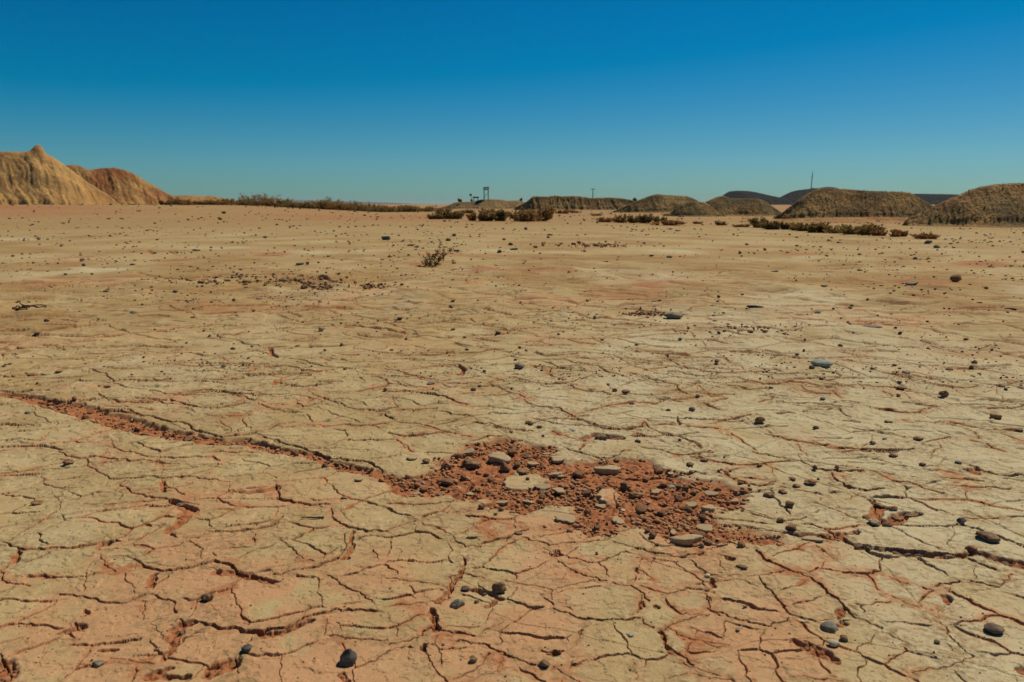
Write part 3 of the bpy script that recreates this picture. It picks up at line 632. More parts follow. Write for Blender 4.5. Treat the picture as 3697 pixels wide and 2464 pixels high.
tag(ground, 'dry cracked tan mud flat with lines of bare red soil, reaching to the horizon', 'ground', kind='structure')
print('ground', NR, NA, round(time.time() - T0, 1))

def gz(x, y):
    r = np.hypot(x, y); a = np.arctan2(x, y)
    i = np.clip(np.searchsorted(RR, r), 1, NR - 1); j = np.clip(np.searchsorted(AZ, a), 1, NA - 1)
    i = np.where(np.abs(RR[i - 1] - r) < np.abs(RR[i] - r), i - 1, i); j = np.where(np.abs(AZ[j - 1] - a) < np.abs(AZ[j] - a), j - 1, j)
    return Z[i, j]
def soil_at(x, y):
    i = np.clip(np.searchsorted(RR, np.hypot(x, y)), 0, ND - 1); j = np.clip(np.searchsorted(AZ, np.arctan2(x, y)), 0, NA - 1)
    return soil[i, j]
# ------------------------------------------------------------------ hills and spoil heaps
def hill_material(name, a, b_, red, pebble, redamt=.5, pebamt=.5, scale=1.0):
    m, t, b = nt(name)
    g = t.nodes.new('ShaderNodeNewGeometry').outputs['Position']
    n1 = noise(t, .5 * scale, 6, .65, g); n2 = noise(t, 2.2 * scale, 6, .7, g); n3 = noise(t, 7 * scale, 4, .7, g); n4 = noise(t, .33 * scale, 5, .65, g)
    c = mix(t, ramp(t, n2, [(.36, 0.0), (.64, 1.0)]), a, b_)
    c = mix(t, math_(t, 'MULTIPLY', ramp(t, n4, [(.46, 0.0), (.60, 1.0)]), redamt), c, red)
    c = mix(t, math_(t, 'MULTIPLY', ramp(t, n3, [(.46, 0.0), (.60, 1.0)]), pebamt), c, pebble)
    c = mix(t, math_(t, 'MULTIPLY', ramp(t, n1, [(.43, 0.0), (.60, 1.0)]), pebamt * .9), c, pebble)
    t.links.new(c, b.inputs['Base Color'])
    bump(t, b, math_(t, 'ADD', n2, math_(t, 'MULTIPLY', n3, .6)), .7, .25 / scale)
    return m
M['tan_hill'] = hill_material('tan_earth', (.58, .34, .108), (.48, .25, .074), (.40, .155, .046), (.20, .12, .05), .5, .45, .7)
M['red_hill'] = hill_material('red_earth', (.50, .285, .095), (.40, .20, .062), (.32, .10, .032), (.20, .105, .04), .9, .45, .7)
M['scree'] = hill_material('scree_earth', (.46, .265, .08), (.34, .185, .052), (.31, .125, .038), (.10, .068, .027), .55, .8, .8)
M['olive'] = hill_material('olive_scree_earth', (.41, .25, .078), (.29, .175, .054), (.29, .125, .04), (.095, .069, .029), .45, .8, .7)
M['ridge'] = hill_material('banded_earth', (.38, .24, .085), (.25, .15, .052), (.28, .12, .04), (.10, .068, .03), .5, .6, .6)
M['farhill'] = hill_material('far_dark_rock', (.028, .027, .02), (.018, .018, .015), (.03, .022, .016), (.012, .012, .011), .3, .5, .04)
M['bluehill'] = hill_material('distant_rock', (.20, .17, .13), (.16, .14, .11), (.18, .13, .09), (.12, .10, .08), .3, .3, .01)

HILLS = []
def hill(label, mat, tile, pts, Y, foot, back, amp, seed, step, gully=1.0, plateau=.03, slope=.62, extend=0, base=-.4, sub=140):
    """a heap of earth: crest heights along its length, sides at the angle of repose, washed by gullies"""
    P = np.array([at_depth(*tp(tile, a, b), Y) for a, b in pts])
    n = max(40, min(420, int((P[-1, 0] - P[0, 0]) / step)))
    ext0 = P[0, 0] - extend; ext1 = P[-1, 0] + extend
    us = np.linspace(ext0, ext1, n)
    Hc = np.interp(us, P[:, 0], P[:, 1])
    vs = np.concatenate([np.linspace(-foot, 0, sub)[:-1], np.linspace(0, back, sub // 3)])
    U, Vv = np.meshgrid(us, vs)
    kw = max(3, int(foot * .42 / ((ext1 - ext0) / n)) | 1); ker = np.hanning(kw + 2)[1:-1]; ker /= ker.sum()
    Hs = np.convolve(np.pad(Hc, kw // 2, 'edge'), ker, 'valid')[:n]
    bl = sstep(0, foot * .13, np.abs(Vv))
    Hc2 = Hc[None] * (1 - bl) + np.minimum(Hs, Hc + .25 * foot)[None] * bl
    g0 = terrain(U, Y + Vv)
    tq = (U - ext0) / (ext1 - ext0); endt = sstep(0, .07, tq) * sstep(0, .07, 1 - tq)
    rel = np.maximum(Hc2 * endt - .0 * g0, .02)
    dropz = (1 - endt) * .5
    wob = fbm(U, Vv, foot * .5, 3, seed) * foot * .10
    av = np.maximum(np.abs(Vv) + wob * sstep(0, foot * .3, np.abs(Vv)) - plateau * foot, 0)
    soft = .12 * rel
    zz = rel - (np.sqrt((av * slope) ** 2 + soft ** 2) - soft)
    gl = 1 - np.abs(fbm(U + .30 * Vv + .6 * wob, Vv * .14, foot * .11, 4, seed + 3, .58)) * 2.2
    gl2 = 1 - np.abs(fbm(U + .30 * Vv + .6 * wob, Vv * .16, foot * .035, 3, seed + 9, .6)) * 2.2
    depth = sstep(0, .3, av * slope / rel) * sstep(-.15, .25, zz / rel)
    zz = zz - amp * gully * depth * (np.clip(gl, 0, 1) * .34 + np.clip(gl2, 0, 1) * .18)
    zz = zz + amp * .34 * fbm(U, Vv * .7, foot * .07, 5, seed + 5, .7) * sstep(.0, .1, av * slope / rel)
    zz = zz + amp * .16 * fbm(U, Vv, foot * .035, 4, seed + 6, .68)
    k = .10 * rel + .05                                  # concave apron at the foot
    zz = np.where(zz > 2 * k, zz, k * np.exp(np.clip((zz - 2 * k) / k, -8, 0)) * 2 )
    zz = zz - k * .15 - dropz
    endf = sstep(0, .02, (U - ext0) / (ext1 - ext0)) * sstep(0, .02, (ext1 - U) / (ext1 - ext0))
    edge = np.minimum(sstep(-foot, -foot * .9, Vv), sstep(back, back * .85, Vv)) * endf
    zz = np.where(edge < 1, zz * edge + base * (1 - edge), zz)
    VV = np.stack([U * (1 + Vv / Y), Y + Vv, np.maximum(g0 * (zz < g0) + 0 * zz, 0) * 0 + zz], -1).reshape(-1, 3)
    R_, C_ = U.shape
    ii = np.arange(R_ * C_).reshape(R_, C_)
    FF = np.stack([ii[:-1, :-1], ii[:-1, 1:], ii[1:, 1:], ii[1:, :-1]], -1).reshape(-1, 4)
    o = link('hill', mesh_np('hill', VV, FF, M[mat]))
    HILLS.append((label, VV.reshape(R_, C_, 3)[: int(R_ * .80)], foot))
    tag(o, label, 'hill', kind='structure')
    return o

def PT(s): return parse(s)
hill('tall tan gullied spoil heap with a rounded knob on top, at the left edge', 'tan_hill', 'K',
     PT('-2300,490 -1900,400 -1500,330 -1200,215 -900,190 -650,130 -420,150 -200,118 0,122 60,125 150,128 205,118 222,100 240,82 258,76 275,80 292,92 305,120 320,148 345,152 375,170 440,215 500,262 600,335 700,400 800,462 850,480'), 122, 26, 24, 1.0, 11, .14, 1.0, .02, .70, 3)
hill('reddish brown heap standing behind the flank of the tall tan heap', 'red_hill', 'K',
     PT('380,250 450,217 500,216 545,222 600,250 640,248 700,238 780,235 840,248 870,255 940,290 1000,330 1060,362 1100,388 1140,415 1180,428 1230,470'), 140, 22, 22, 1.05, 12, .14, 1.0, .02, .72, 3)
hill('low pale tan bank beyond the last bushes at the foot of the left heaps', 'tan_hill', 'K',
     PT('1000,470 1100,438 1160,430 1230,428 1300,428 1370,432 1440,430 1500,442 1560,452 1620,464 1700,475'), 175, 11, 12, .35, 13, .2, .6, .05, .4, 3)
hill('low brown earth bank under the wooden watchtower', 'ridge', 'L',
     PT('640,290 710,275 760,250 800,245 850,246 900,240 940,230 1010,228 1080,230 1120,240 1160,236 1200,235 1250,250 1290,262 1340,280'), 205, 14, 14, .5, 14, .16, .8, .06, .35, 3)
hill('long flat-topped banded earth ridge right of the watchtower', 'ridge', 'L',
     PT('1200,275 1260,240 1300,205 1340,208 1400,210 1450,200 1500,208 1560,205 1610,206 1650,212 1700,220 1760,216 1800,215 1860,218 1900,220 1960,230 2010,242 2080,280'), 168, 11, 12, .9, 15, .12, 1.2, .06, .85, 2)
hill('dark olive scree heap between the banded ridge and the paired heaps', 'olive', 'L',
     PT('1820,318 1880,300 1920,280 1960,260 2040,225 2110,200 2150,190 2190,196 2230,200 2300,202 2353,205 2400,222 2450,250 2490,275 2540,315'), 117, 8, 9, .5, 16, .09, .8, .06, .84, 2)
hill('tan rimmed heap with an olive scree face in front of the dark far hill', 'olive', 'M',
     PT('60,372 130,287 165,272 200,256 230,247 260,245 300,262 330,265 380,262 420,265 460,264 500,267 530,274 560,290 600,322 640,350 680,378'), 84, 6.5, 8, .4, 17, .07, .9, .05, .84, 1)
hill('small dark scree mound at the left foot of the tan rimmed heap', 'olive', 'M',
     PT('-120,372 -70,330 -30,305 0,296 40,286 80,284 120,290 150,302 180,330 220,365'), 80, 4.5, 6, .3, 18, .07, .8, .05, .8, 1)
hill('broad flat-topped brown scree heap right of the mast', 'scree', 'M',
     PT('600,405 660,372 740,302 800,258 830,238 880,206 905,198 935,187 985,188 1030,189 1060,196 1150,201 1220,208 1300,211 1400,214 1500,216 1560,222 1600,245 1650,275 1690,298 1740,335 1800,380'), 66, 7.5, 9, .42, 19, .05, .9, .06, .84, 1)
hill('largest brown scree heap running out of the right edge', 'scree', 'M',
     PT('1560,398 1640,362 1720,322 1760,300 1800,280 1850,258 1900,240 1950,215 2000,196 2040,182 2080,175 2130,166 2200,160 2260,157 2353,154 2500,160 2700,200 2900,280 3100,380'), 46.5, 6.8, 8, .38, 20, .04, .9, .06, .78, 1)
hill('low reddish earth fringe spread in front of the right heaps', 'red_hill', 'M',
     PT('500,418 800,404 1100,396 1400,396 1600,400 1800,402 2000,396 2353,400 2600,410'), 58, 7, 5, .12, 21, .1, .6, .1, .22, 3, sub=90)
hill('dark flat-topped far hill left of the mast', 'farhill', 'M',
     PT('150,330 225,268 255,240 290,216 330,211 380,210 430,213 480,220 520,230 560,240 620,254 680,262 740,290 800,330'), 1500, 130, 130, 5, 22, 2.2, .6, .1, .5, 20, base=-5)
hill('dark rounded far hill carrying the thin mast', 'farhill', 'M',
     PT('560,320 640,262 700,231 730,217 760,209 810,203 860,197 885,188 900,199 925,196 945,186 990,183 1040,187 1100,215 1180,260 1300,320'), 1650, 140, 140, 5, 23, 2.2, .6, .1, .5, 20, base=-5)
hill('low dark far hill seen in the gap between the two largest scree heaps', 'farhill', 'M',
     PT('1400,300 1500,245 1560,233 1610,232 1650,232 1720,234 1800,235 1860,236 1900,238 2000,255 2150,310'), 1800, 140, 140, 4, 24, 2.5, .5, .1, .5, 20, base=-5)
hill('faint long low hill line on the horizon behind the bushes', 'bluehill', 'K',
     PT('1500,490 1700,474 1850,468 1950,464 2050,461 2150,463 2280,466 2353,469 2500,474 2700,480 2900,490'), 9000, 400, 400, 6, 25, 16, .4, .1, .2, 200, base=-20, sub=60)

# ------------------------------------------------------------------ rocks and clods
def ico(sub):
    bm = bmesh.new(); bmesh.ops.create_icosphere(bm, subdivisions=sub, radius=1.0)
    V = np.array([v.co[:] for v in bm.verts]); F = np.array([[v.index for v in f.verts] for f in bm.faces]); bm.free()
    return V, F
ICO = {k: ico(k) for k in (1, 2, 3, 4)}
def n3(V, s, seed):
    return (perlin(V[:, 0] / s + 11.3 * seed, V[:, 1] / s + 5.1, seed) + perlin(V[:, 1] / s + 7.7 * seed, V[:, 2] / s + 3.3, seed + 1)
            + perlin(V[:, 2] / s + 2.9 * seed, V[:, 0] / s + 9.1, seed + 2)) / 3 * 1.6
def rock_shape(kind, seed, sub=3):
    r = np.random.default_rng(seed)
    if kind == 'slab':
        n = 22
        a = np.linspace(0, 2 * np.pi, n, endpoint=False)
        rad = .9 + .16 * np.sin(a * 2 + r.random() * 6) + .11 * np.sin(a * 3 + r.random() * 6) + r.normal(0, .06, n)
        rings = []
        for z, k in ((-1, .80), (-.45, .93), (-.1, .90), (.35, 1.0), (.8, .985), (1, .93), (1.02, .6), (.93, .25)):
            rr = rad * (k + r.normal(0, .022, n))
            rings.append(np.stack([np.cos(a) * rr, np.sin(a) * rr, np.full(n, z) + r.normal(0, .05, n)], 1))
        V = np.concatenate(rings + [[[0, 0, .9]], [[0, 0, -1]]])
        F = []
        R_ = len(rings)
        for k in range(R_ - 1):
            for i in range(n):
                j = (i + 1) % n
                F += [[k * n + i, k * n + j, (k + 1) * n + j], [k * n + i, (k + 1) * n + j, (k + 1) * n + i]]
        for i in range(n):
            j = (i + 1) % n
            F += [[(R_ - 1) * n + i, (R_ - 1) * n + j, R_ * n], [i, R_ * n + 1, j]]
        return V, np.array(F)
    V, F = ICO[sub]; V = V.copy()
    if kind in ('angular', 'pyramid', 'shard'):
        for _ in range(11):
            p = r.normal(size=3); p /= np.linalg.norm(p)
            d = r.uniform(.55, .85); h = V @ p
            V -= np.outer(np.maximum(h - d, 0) * .94, p)
        if kind == 'pyramid':
            k = np.clip((V[:, 2] + .9) / 1.9, 0, 1); V[:, :2] *= (1.15 - .86 * k ** 1.0)[:, None]; V[:, 0] += .15 * k
        V *= (1 + .05 * n3(V, .6, seed % 40) + .025 * n3(V, .2, seed % 31))[:, None]
    elif kind == 'pebble':
        for _ in range(7):
            p = r.normal(size=3); p /= np.linalg.norm(p); d = r.uniform(.5, .85); V -= np.outer(np.maximum(V @ p - d, 0) * .88, p)
        V *= (1 + .12 * n3(V, .9, seed % 40) + .035 * n3(V, .3, seed % 31))[:, None]
    elif kind == 'egg':
        V[:, 0] *= 1 + .0 * V[:, 2]; k = np.clip((V[:, 0] + 1) / 2, 0, 1)
        V[:, 2] *= 1.08 - .50 * k ** 1.5; V[:, 1] *= 1.05 - .3 * k; V[:, 2] -= .18 * k
        V *= (1 + .05 * n3(V, 1.0, seed % 40))[:, None]
    elif kind == 'twin':
        V[:, 2] *= 1 + .18 * np.cos(V[:, 0] * 4.2 + .4); V *= (1 + .07 * n3(V, .8, seed % 40))[:, None]
    elif kind == 'arch':
        V[:, 2] += .55 * (1 - V[:, 0] ** 2) ; V *= (1 + .08 * n3(V, .7, seed % 40))[:, None]
    else:                                                        # clod: lumps of dried clay
        for _ in range(5):
            p = r.normal(size=3); p /= np.linalg.norm(p)
            d = r.uniform(.6, .9); V -= np.outer(np.maximum(V @ p - d, 0) * .8, p)
        V *= (1 + .30 * n3(V, .75, seed % 40) + .17 * n3(V, .3, seed % 31) + .07 * n3(V, .13, seed % 23))[:, None]
    V = V / np.abs(V).max(0)
    return V, F

def rock(name, kind, mat, loc, dims, rz, seed, label, cat, group=None, tilt=(0, 0), sub=3):
    V, F = rock_shape(kind, seed, sub)
    V = V * (np.array(dims) / 2)
    me = mesh_np(name, V, F, M[mat], smooth=kind not in ('slab', 'angular', 'pyramid', 'shard', 'clod'))
    o = link(name, me); o.location = loc; o.rotation_euler = (tilt[0], tilt[1], rz)
    return tag(o, label, cat, group)

NAMES = {'clod': ('clay_clod', 'clod'), 'slab': ('mud_flake', 'flake')}
seed_n = [100]
taken = []
def place(t, x, y, w, h, kind, mat, label, group=None, tall=None, rz=None, tilt=None):
    px, py = tp(t, x, y); s = TILE[t][2]
    gx, gy = on_ground(px, py); rg = math.hypot(math.hypot(gx, gy), CAM_H)
    k = rg / FPX * s
    W, Hh = w * k * .87, h * k * .9
    sd_ = CAM_H / rg; cd = math.sqrt(1 - sd_ ** 2)
    if kind == 'slab':
        Dp = min(W * .85, Hh * .72 / sd_); H_ = max((Hh - Dp * sd_) / cd, .20 * W)
        if tall: H_ = tall * W
    else:
        Dp = min(W * .85, Hh * .9 / sd_); H_ = max((Hh - Dp * sd_ * .45) / cd, .28 * W if kind != 'bar' else .1 * W)
        if tall: H_ = tall * W
    seed_n[0] += 1
    r = random.Random(seed_n[0])
    cy = gy + Dp * .5
    z = float(gz(gx, cy))
    if rz is None: rz = r.uniform(-.25, .25) if kind in ('slab', 'egg', 'twin', 'arch', 'pyramid', 'shard') or W > 1.6 * Dp else r.uniform(-.6, .6)
    if tilt is None: tilt = (r.uniform(-.10, .10), r.uniform(-.10, .10)) if kind != 'slab' else (r.uniform(-.10, .10), r.uniform(-.1, .1))
    nm, cat = NAMES.get(kind, ('stone', 'stone'))
    taken.append((gx, cy, W))
    return rock(nm, kind, mat, (gx, cy, z + H_ * (.37 if kind != 'slab' else .44)), (W, Dp, H_), rz, seed_n[0], label, cat, group, tilt, 4 if w * s > 30 else 3)

_s = lambda *a, **k: place(*a, **k)
# --- stones, clods and loose flakes that can be told apart in the photograph
S = [
# near ground, left
('A',1755,1495,112,96,'pyramid','black','largest near stone, black and cone-shaped with a flat tip, at the bottom edge',1.05),
('A',1045,1160,66,50,'clod','dkclod','dark brown lump on a pinkish plate, its right side crumbling',None),
('A',485,1495,58,32,'pebble','grey','smooth dark pebble alone on the plates in the bottom left corner',None),
('A',1250,1425,60,45,'angular','black','dark blocky stone on the pinkish plates left of the black cone-shaped stone',None),
('A',1222,1468,30,32,'clod','dkclod','small dark clod just below the dark blocky stone near the bottom edge',None),
('A',338,474,62,32,'clod','clod','red-brown clod sitting alone on the plates below the left rubble strip',None),
('A',172,676,62,24,'clod','clod','low flat crumbly clod alone on the plates near the left edge',None),
('A',695,128,46,24,'clod','dkclod','dark ragged clod on the plates just above the left rubble strip',None),
('A',1500,770,55,19,'pebble','green','flat green-grey pebble beside a thin dry twig',None),
('A',912,660,52,20,'angular','blue','small blue-grey stone lying in a red gap between plates',None),
('A',1750,638,46,18,'clod','clod','small red clod on soil beside a round plate left of the broad rubble patch',None),
('A',1820,550,52,24,'slab','crust','small curled crust flake on the plate where the left strip meets the broad patch',None),
('A',135,210,28,15,'pebble','blue','tiny blue-grey pebble just below the left end of the rubble strip',None),
('A',915,1318,42,38,'angular','dkclod','dark chunk lying in a red gap under a raised plate edge, lower left',None),
('A',790,1414,26,18,'clod','clod','small clod in red soil near the lower left plates',None),
# near ground, middle
('B',490,690,120,86,'pyramid','grey','pointed grey stone with a dark base, beside a small group of clods',.62),
('B',548,566,76,46,'pebble','brown','smooth brown-grey stone behind the pointed grey stone',None),
('B',785,590,118,105,'clod','dkclod','knobbly dark cluster of clay lumps, tallest of the small group near the pointed grey stone',.8),
('B',628,648,42,32,'angular','dkclod','small dark block right of the pointed grey stone',None),
('B',685,600,38,26,'pyramid','black','tiny dark peaked stone between the pointed grey stone and the knobbly cluster',None),
('B',1105,1114,92,56,'pebble','dkclod','dark rounded lump half sunk in a crack at the bottom edge',None),
('B',600,1074,76,46,'clod','dkclod','dark clod with a crumbly tail in the middle of a round plate at the bottom',None),
('B',1720,888,66,30,'pebble','green','small smooth greenish stone lying tilted on a tan plate',None),
('B',1895,675,52,20,'slab','clod','little upturned brown flake on a tan plate right of the large round plate',None),
('B',2225,270,48,42,'pebble','grey','pale grey pebble leaning against the right end of the big layered flake',None),
('B',2115,243,262,56,'slab','crust','big long layered mud flake lying below the broad rubble patch',None),
('B',1160,292,32,24,'angular','cream','small whitish stone in a red hollow between plates',None),
('B',925,166,74,34,'slab','dkclod','dark broken flake wedged in a wide crack below the broad rubble patch',None),
('B',2270,470,54,34,'pebble','cream','cream pebble set in a red crack, lower right of middle',None),
('B',392,952,26,20,'pebble','dkclod','tiny dark crumb on the round plate at the bottom edge',None),
('B',1385,584,24,12,'pebble','dkclod','tiny brown crumb on the large round plate',None),
# near ground, right
('C',930,1248,140,92,'angular','grey','lumpy pale-topped grey rock, largest stone near the lower right corner',.5),
('C',935,1350,78,56,'pebble','cream','round cream stone below the lumpy grey rock',None),
('C',1000,1312,66,44,'angular','dkclod','dark brown stone beside the round cream stone',None),
('C',2005,1268,122,62,'twin','brown','long dark brown stone lying aslant near the bottom right corner',None),
('C',1775,548,56,46,'angular','black','dark upright stone on the pale plates above the long furrowed clod',.75),
('C',1970,660,152,58,'clod','dkclod','long furrowed dark clod near the right edge',.32),
('C',1610,1328,42,30,'clod','dkclod','small dark clod on the plates left of the long dark brown stone',None),
('C',330,834,80,24,'slab','dkclod','thin dark flake in a small red scar below the broad rubble patch',None),
('C',350,1088,40,22,'angular','dkclod','small square dark chip in the middle of a tan plate',None),
('C',325,694,62,42,'clod','dkclod','dark round clod on red soil near the big layered flake',None),
('C',485,620,62,40,'clod','clod','crumbly clod at the head of the long right-hand crack',None),
('C',1060,614,72,36,'clod','dkclod','rough clod perched above the long right-hand red crack',None),
('C',1235,412,76,32,'angular','dkclod','dark blocky clod above the crumbled heap on the right plates',None),
('C',1150,496,76,40,'clod','clod','left clod of the crumbled heap on the right plates',None),
('C',1207,550,88,50,'clod','crust','pale-topped front clod of the crumbled heap on the right plates',None),
('C',1290,552,76,46,'clod','dkclod','dark front clod of the crumbled heap on the right plates',None),
('C',1360,505,86,44,'clod','clod','middle clod at the back of the crumbled heap on the right plates',None),
('C',1450,474,86,32,'slab','dkclod','dark flat piece at the right end of the crumbled heap on the right plates',None),
('C',1330,450,66,30,'clod','clod','rearmost crumbly clod of the crumbled heap on the right plates',None),
('C',692,298,66,30,'clod','clod','crumbly lump right of the broad rubble patch, front one of a close trio',None),
('C',660,254,54,26,'clod','clod','crumbly lump right of the broad rubble patch, rear one of a close trio',None),
('C',790,284,104,42,'clod','clod','long crumbly lump right of the broad rubble patch, widest of a close trio',None),
('C',515,364,86,34,'clod','dkclod','dark clod touching the right tip of the broad rubble patch',None),
('C',600,346,76,34,'clod','clod','layered brown clod behind the right tip of the broad rubble patch',None),
('C',1330,98,66,24,'clod','clod','reddish lump alone on pale plates right of middle',None),
('C',1515,152,46,26,'angular','dkclod','dark chip at the left end of a broken crust edge on the right',None),
('C',1755,140,52,20,'pebble','blue','blue-grey pebble on the broken crust edge on the right',None),
('C',1100,684,66,34,'clod','dkclod','clod lying in the long right-hand red crack',None),
('C',800,655,150,40,'slab','crust','thin layered flakes lifted along the long right-hand crack',.14),
('C',1850,712,82,38,'clod','clod','dusty clod in the red soil near the right edge',None),
('C',2065,802,62,42,'clod','dkclod','dark clod in the red soil at the right edge',None),
('C',1530,748,42,22,'clod','clod','small clod just under the long right-hand crack',None),
('C',300,1244,34,20,'pebble','blue','tiny blue-grey pebble on the plates left of the lumpy grey rock',None),
# broad rubble patch
('D',680,284,172,78,'slab','crust','large round loose crust flake with a thick dark edge, rear of the broad rubble patch',.30),
('D',1030,282,112,40,'slab','crust','pale flat crust flake near the rear rim of the broad rubble patch',None),
('D',1345,350,176,58,'slab','crust','thick wedge-shaped crust flake with a deep dark side, rear middle of the broad rubble patch',.30),
('D',500,314,150,70,'clod','dkclod','large dark clod left of the large round loose flake',.42),
('D',360,318,84,54,'clod','clod','knobbly clod at the left rim of the broad rubble patch',None),
('D',1295,160,98,48,'shard','dkclod','dark purplish shard in the small red hollow above the broad rubble patch',None),
('D',1955,590,98,52,'slab','crust','half-round pale flake with a dark front, right part of the broad rubble patch',.36),
('D',1730,430,56,26,'angular','green','green-tinted stone in the right half of the broad rubble patch',None),
('D',210,398,42,30,'angular','green','small blue-green stone below the raised plate left of the broad rubble patch',None),
('D',620,394,44,40,'angular','brown','upright dark block in the bare red soil of the broad rubble patch',.95),
('D',560,394,58,22,'slab','clod','flat reddish chip beside the upright dark block',None),
('D',815,366,116,42,'clod','clod','long layered clod behind the island plate in the broad rubble patch',None),
('D',880,308,84,32,'slab','crust','crust flake with a dark hollow side, right of the large round loose flake',None),
('D',842,250,82,44,'clod','dkclod','dark clod behind and right of the large round loose flake',None),
('D',752,206,48,46,'angular','dkclod','dark chunk touching the rear edge of the large round loose flake',None),
('D',495,212,84,36,'clod','clod','layered red clod at the rear left rim of the broad rubble patch',None),
('D',690,584,46,34,'angular','dkclod','dark chunk at the front rim of the broad rubble patch',None),
('D',1515,496,116,66,'clod','clod','largest brown clod in the right half of the broad rubble patch',.42),
('D',1635,468,82,50,'slab','crust','rough pale flake beside the largest brown clod of the broad rubble patch',.28),
('D',1215,590,58,62,'clod','clod','tall knobbly clod at the front of the broad rubble patch',.95),
('D',1425,575,44,18,'pebble','cream','small pale stone at the front of the broad rubble patch',None),
('D',945,474,78,36,'clod','dkclod','dark broken end of the island plate in the broad rubble patch',None),
('D',310,492,54,28,'clod','clod','clod at the lower left end of the broad rubble patch',None),
('D',2112,524,58,36,'slab','crust','pale tilted flake at the right tip of the broad rubble patch',None),
('D',1720,360,40,22,'slab','cream','white flake standing on edge at the rear right rim of the broad rubble patch',None),
('D',150,488,42,24,'clod','dkclod','small dark clod left of the broad rubble patch, below the raised plate',None),
('D',145,275,90,28,'slab','crust','thin pale flake on the plates just above the raised plate left of the rubble',None),
('D',230,295,56,40,'clod','dkclod','dark clod at the right end of the thin pale flake left of the rubble',None),
('D',1390,270,42,26,'clod','dkclod','dark clod on the rear rim of the broad rubble patch, left of a second one',None),
('D',1540,278,40,28,'clod','dkclod','dark clod on the rear rim of the broad rubble patch, right one of two',None),
('D',1840,318,58,32,'clod','dkclod','ragged dark clod on the plate right behind the broad rubble patch',None),
('D',1848,356,42,20,'pebble','dkclod','dark rounded clod in front of the ragged one right behind the rubble patch',None),
('D',1925,290,62,26,'clod','clod','pair of joined reddish lumps on the plate right behind the rubble patch',None),
# middle distance, centre
('E',1207,537,80,62,'egg','grey','egg-shaped grey stone with a pale right side, alone in the middle of the plates',.68),
('E',1180,481,36,18,'pebble','grey','small grey pebble right behind the egg-shaped grey stone',None),
('E',2270,200,142,68,'twin','grey','large grey double-humped stone beside a strip of red crumbs',.42),
('E',385,209,52,22,'pebble','brown','brown rounded stone on the plates left of middle, below the rubble streak',None),
('E',285,690,36,30,'clod','dkclod','squat dark clod on the plates left of the two brown clods in the centre',None),
('E',890,687,52,33,'clod','dkclod','brown peaked clod in the centre of the plates',None),
('E',1250,417,34,26,'pyramid','clod','small red peaked clod behind the egg-shaped stone',None),
('E',595,642,68,18,'slab','blue','thin flat blue-grey stone lying on the plates',None),
('E',1822,652,42,22,'pebble','blue','small pale blue-grey stone above two brown clods',None),
('E',1862,694,50,34,'clod','dkclod','taller brown clod of the two below the pale blue-grey stone',None),
('E',1938,710,76,26,'clod','clod','flatter red clod of the two below the pale blue-grey stone',None),
('E',1275,928,78,40,'clod','dkclod','dark clod at the end of a crack behind the broad rubble patch',None),
('E',1568,967,58,24,'pebble','green','pale green stone on the plates behind the broad rubble patch',None),
('E',1975,788,44,22,'angular','black','small black stone on a crack line right of the centre',None),
('E',1150,982,38,22,'clod','clod','reddish clod just behind the rear rim of the broad rubble patch',None),
('E',1368,1005,28,22,'clod','dkclod','tiny dark clod between the pale green stone and the rubble patch',None),
('E',2230,827,44,22,'pebble','brown','brown pebble alone on the pale plates right of the centre',None),
('E',2022,1044,56,26,'angular','black','black glossy stone on the plate right of the small red hollow',None),
('E',830,329,32,24,'clod','dkclod','small dark clod in the centre, well behind the egg-shaped stone',None),
('E',1060,301,44,20,'clod','brown','small brown clod among pebbles behind the egg-shaped stone',None),
('E',1423,216,36,24,'pyramid','dkclod','small dark peaked stone left of the large double-humped stone',None),
('E',2125,102,44,18,'pebble','grey','small grey stone behind the large double-humped stone',None),
('E',485,306,38,12,'pebble','green','thin greenish pebble lying on the plates left of centre',None),
('E',330,413,36,18,'clod','dkclod','small dark clod on the plates left of centre with a thin crack beside it',None),
('E',1345,947,52,20,'clod','clod','low red clod between the end-of-crack clod and the pale green stone',None),
# middle distance, left
('F',1190,585,62,46,'egg','grey','rounded grey stone with a shaded left half and thin shadow, left of middle',.8),
('F',1645,557,70,33,'pebble','grey','smooth flat grey stone, larger of a pair left of the centre',None),
('F',1523,532,48,26,'pebble','brown','brown-grey stone, smaller of a pair left of the centre',None),
('F',2200,291,52,46,'pebble','crust','round tan knob of hard mud standing on the plates',.9),
('F',908,167,78,32,'angular','blue','dark blue-grey stone with a shining top on the left flat',None),
('F',1765,64,52,18,'angular','black','black flat stone below the dark rubble streak',None),
('F',205,590,72,32,'clod','clod','largest red clod of a row of four at the left edge',None),
('F',80,587,52,20,'clod','clod','leftmost clod of a row of four at the left edge',None),
('F',300,585,66,22,'clod','crust','pale crumbled clod in a row of four at the left edge',None),
('F',390,573,56,20,'clod','clod','rightmost clod of a row of four at the left edge',None),
('F',937,743,68,34,'clod','dkclod','dark ragged clod on the plates above the left rubble strip, right one',None),
('F',315,252,44,24,'clod','dkclod','brown clod on the left flat below the wire loop',None),
('F',245,317,62,22,'clod','clod','flat grey-brown clod on the left flat, below and left of a rounder one',None),
('F',125,410,48,24,'clod','dkclod','dark clod near the left edge above the row of four',None),
('F',1593,406,42,24,'clod','dkclod','dark clod left of the centre with a pointed right end',None),
('F',1600,84,28,25,'clod','dkclod','small dark clod near the black flat stone below the rubble streak',None),
('F',1316,185,40,16,'clod','clod','small reddish clod on the left flat between the shining stone and the tan knob',None),
('F',180,852,36,20,'pebble','blue','small blue-grey stone just under the left end of the rubble strip',None),
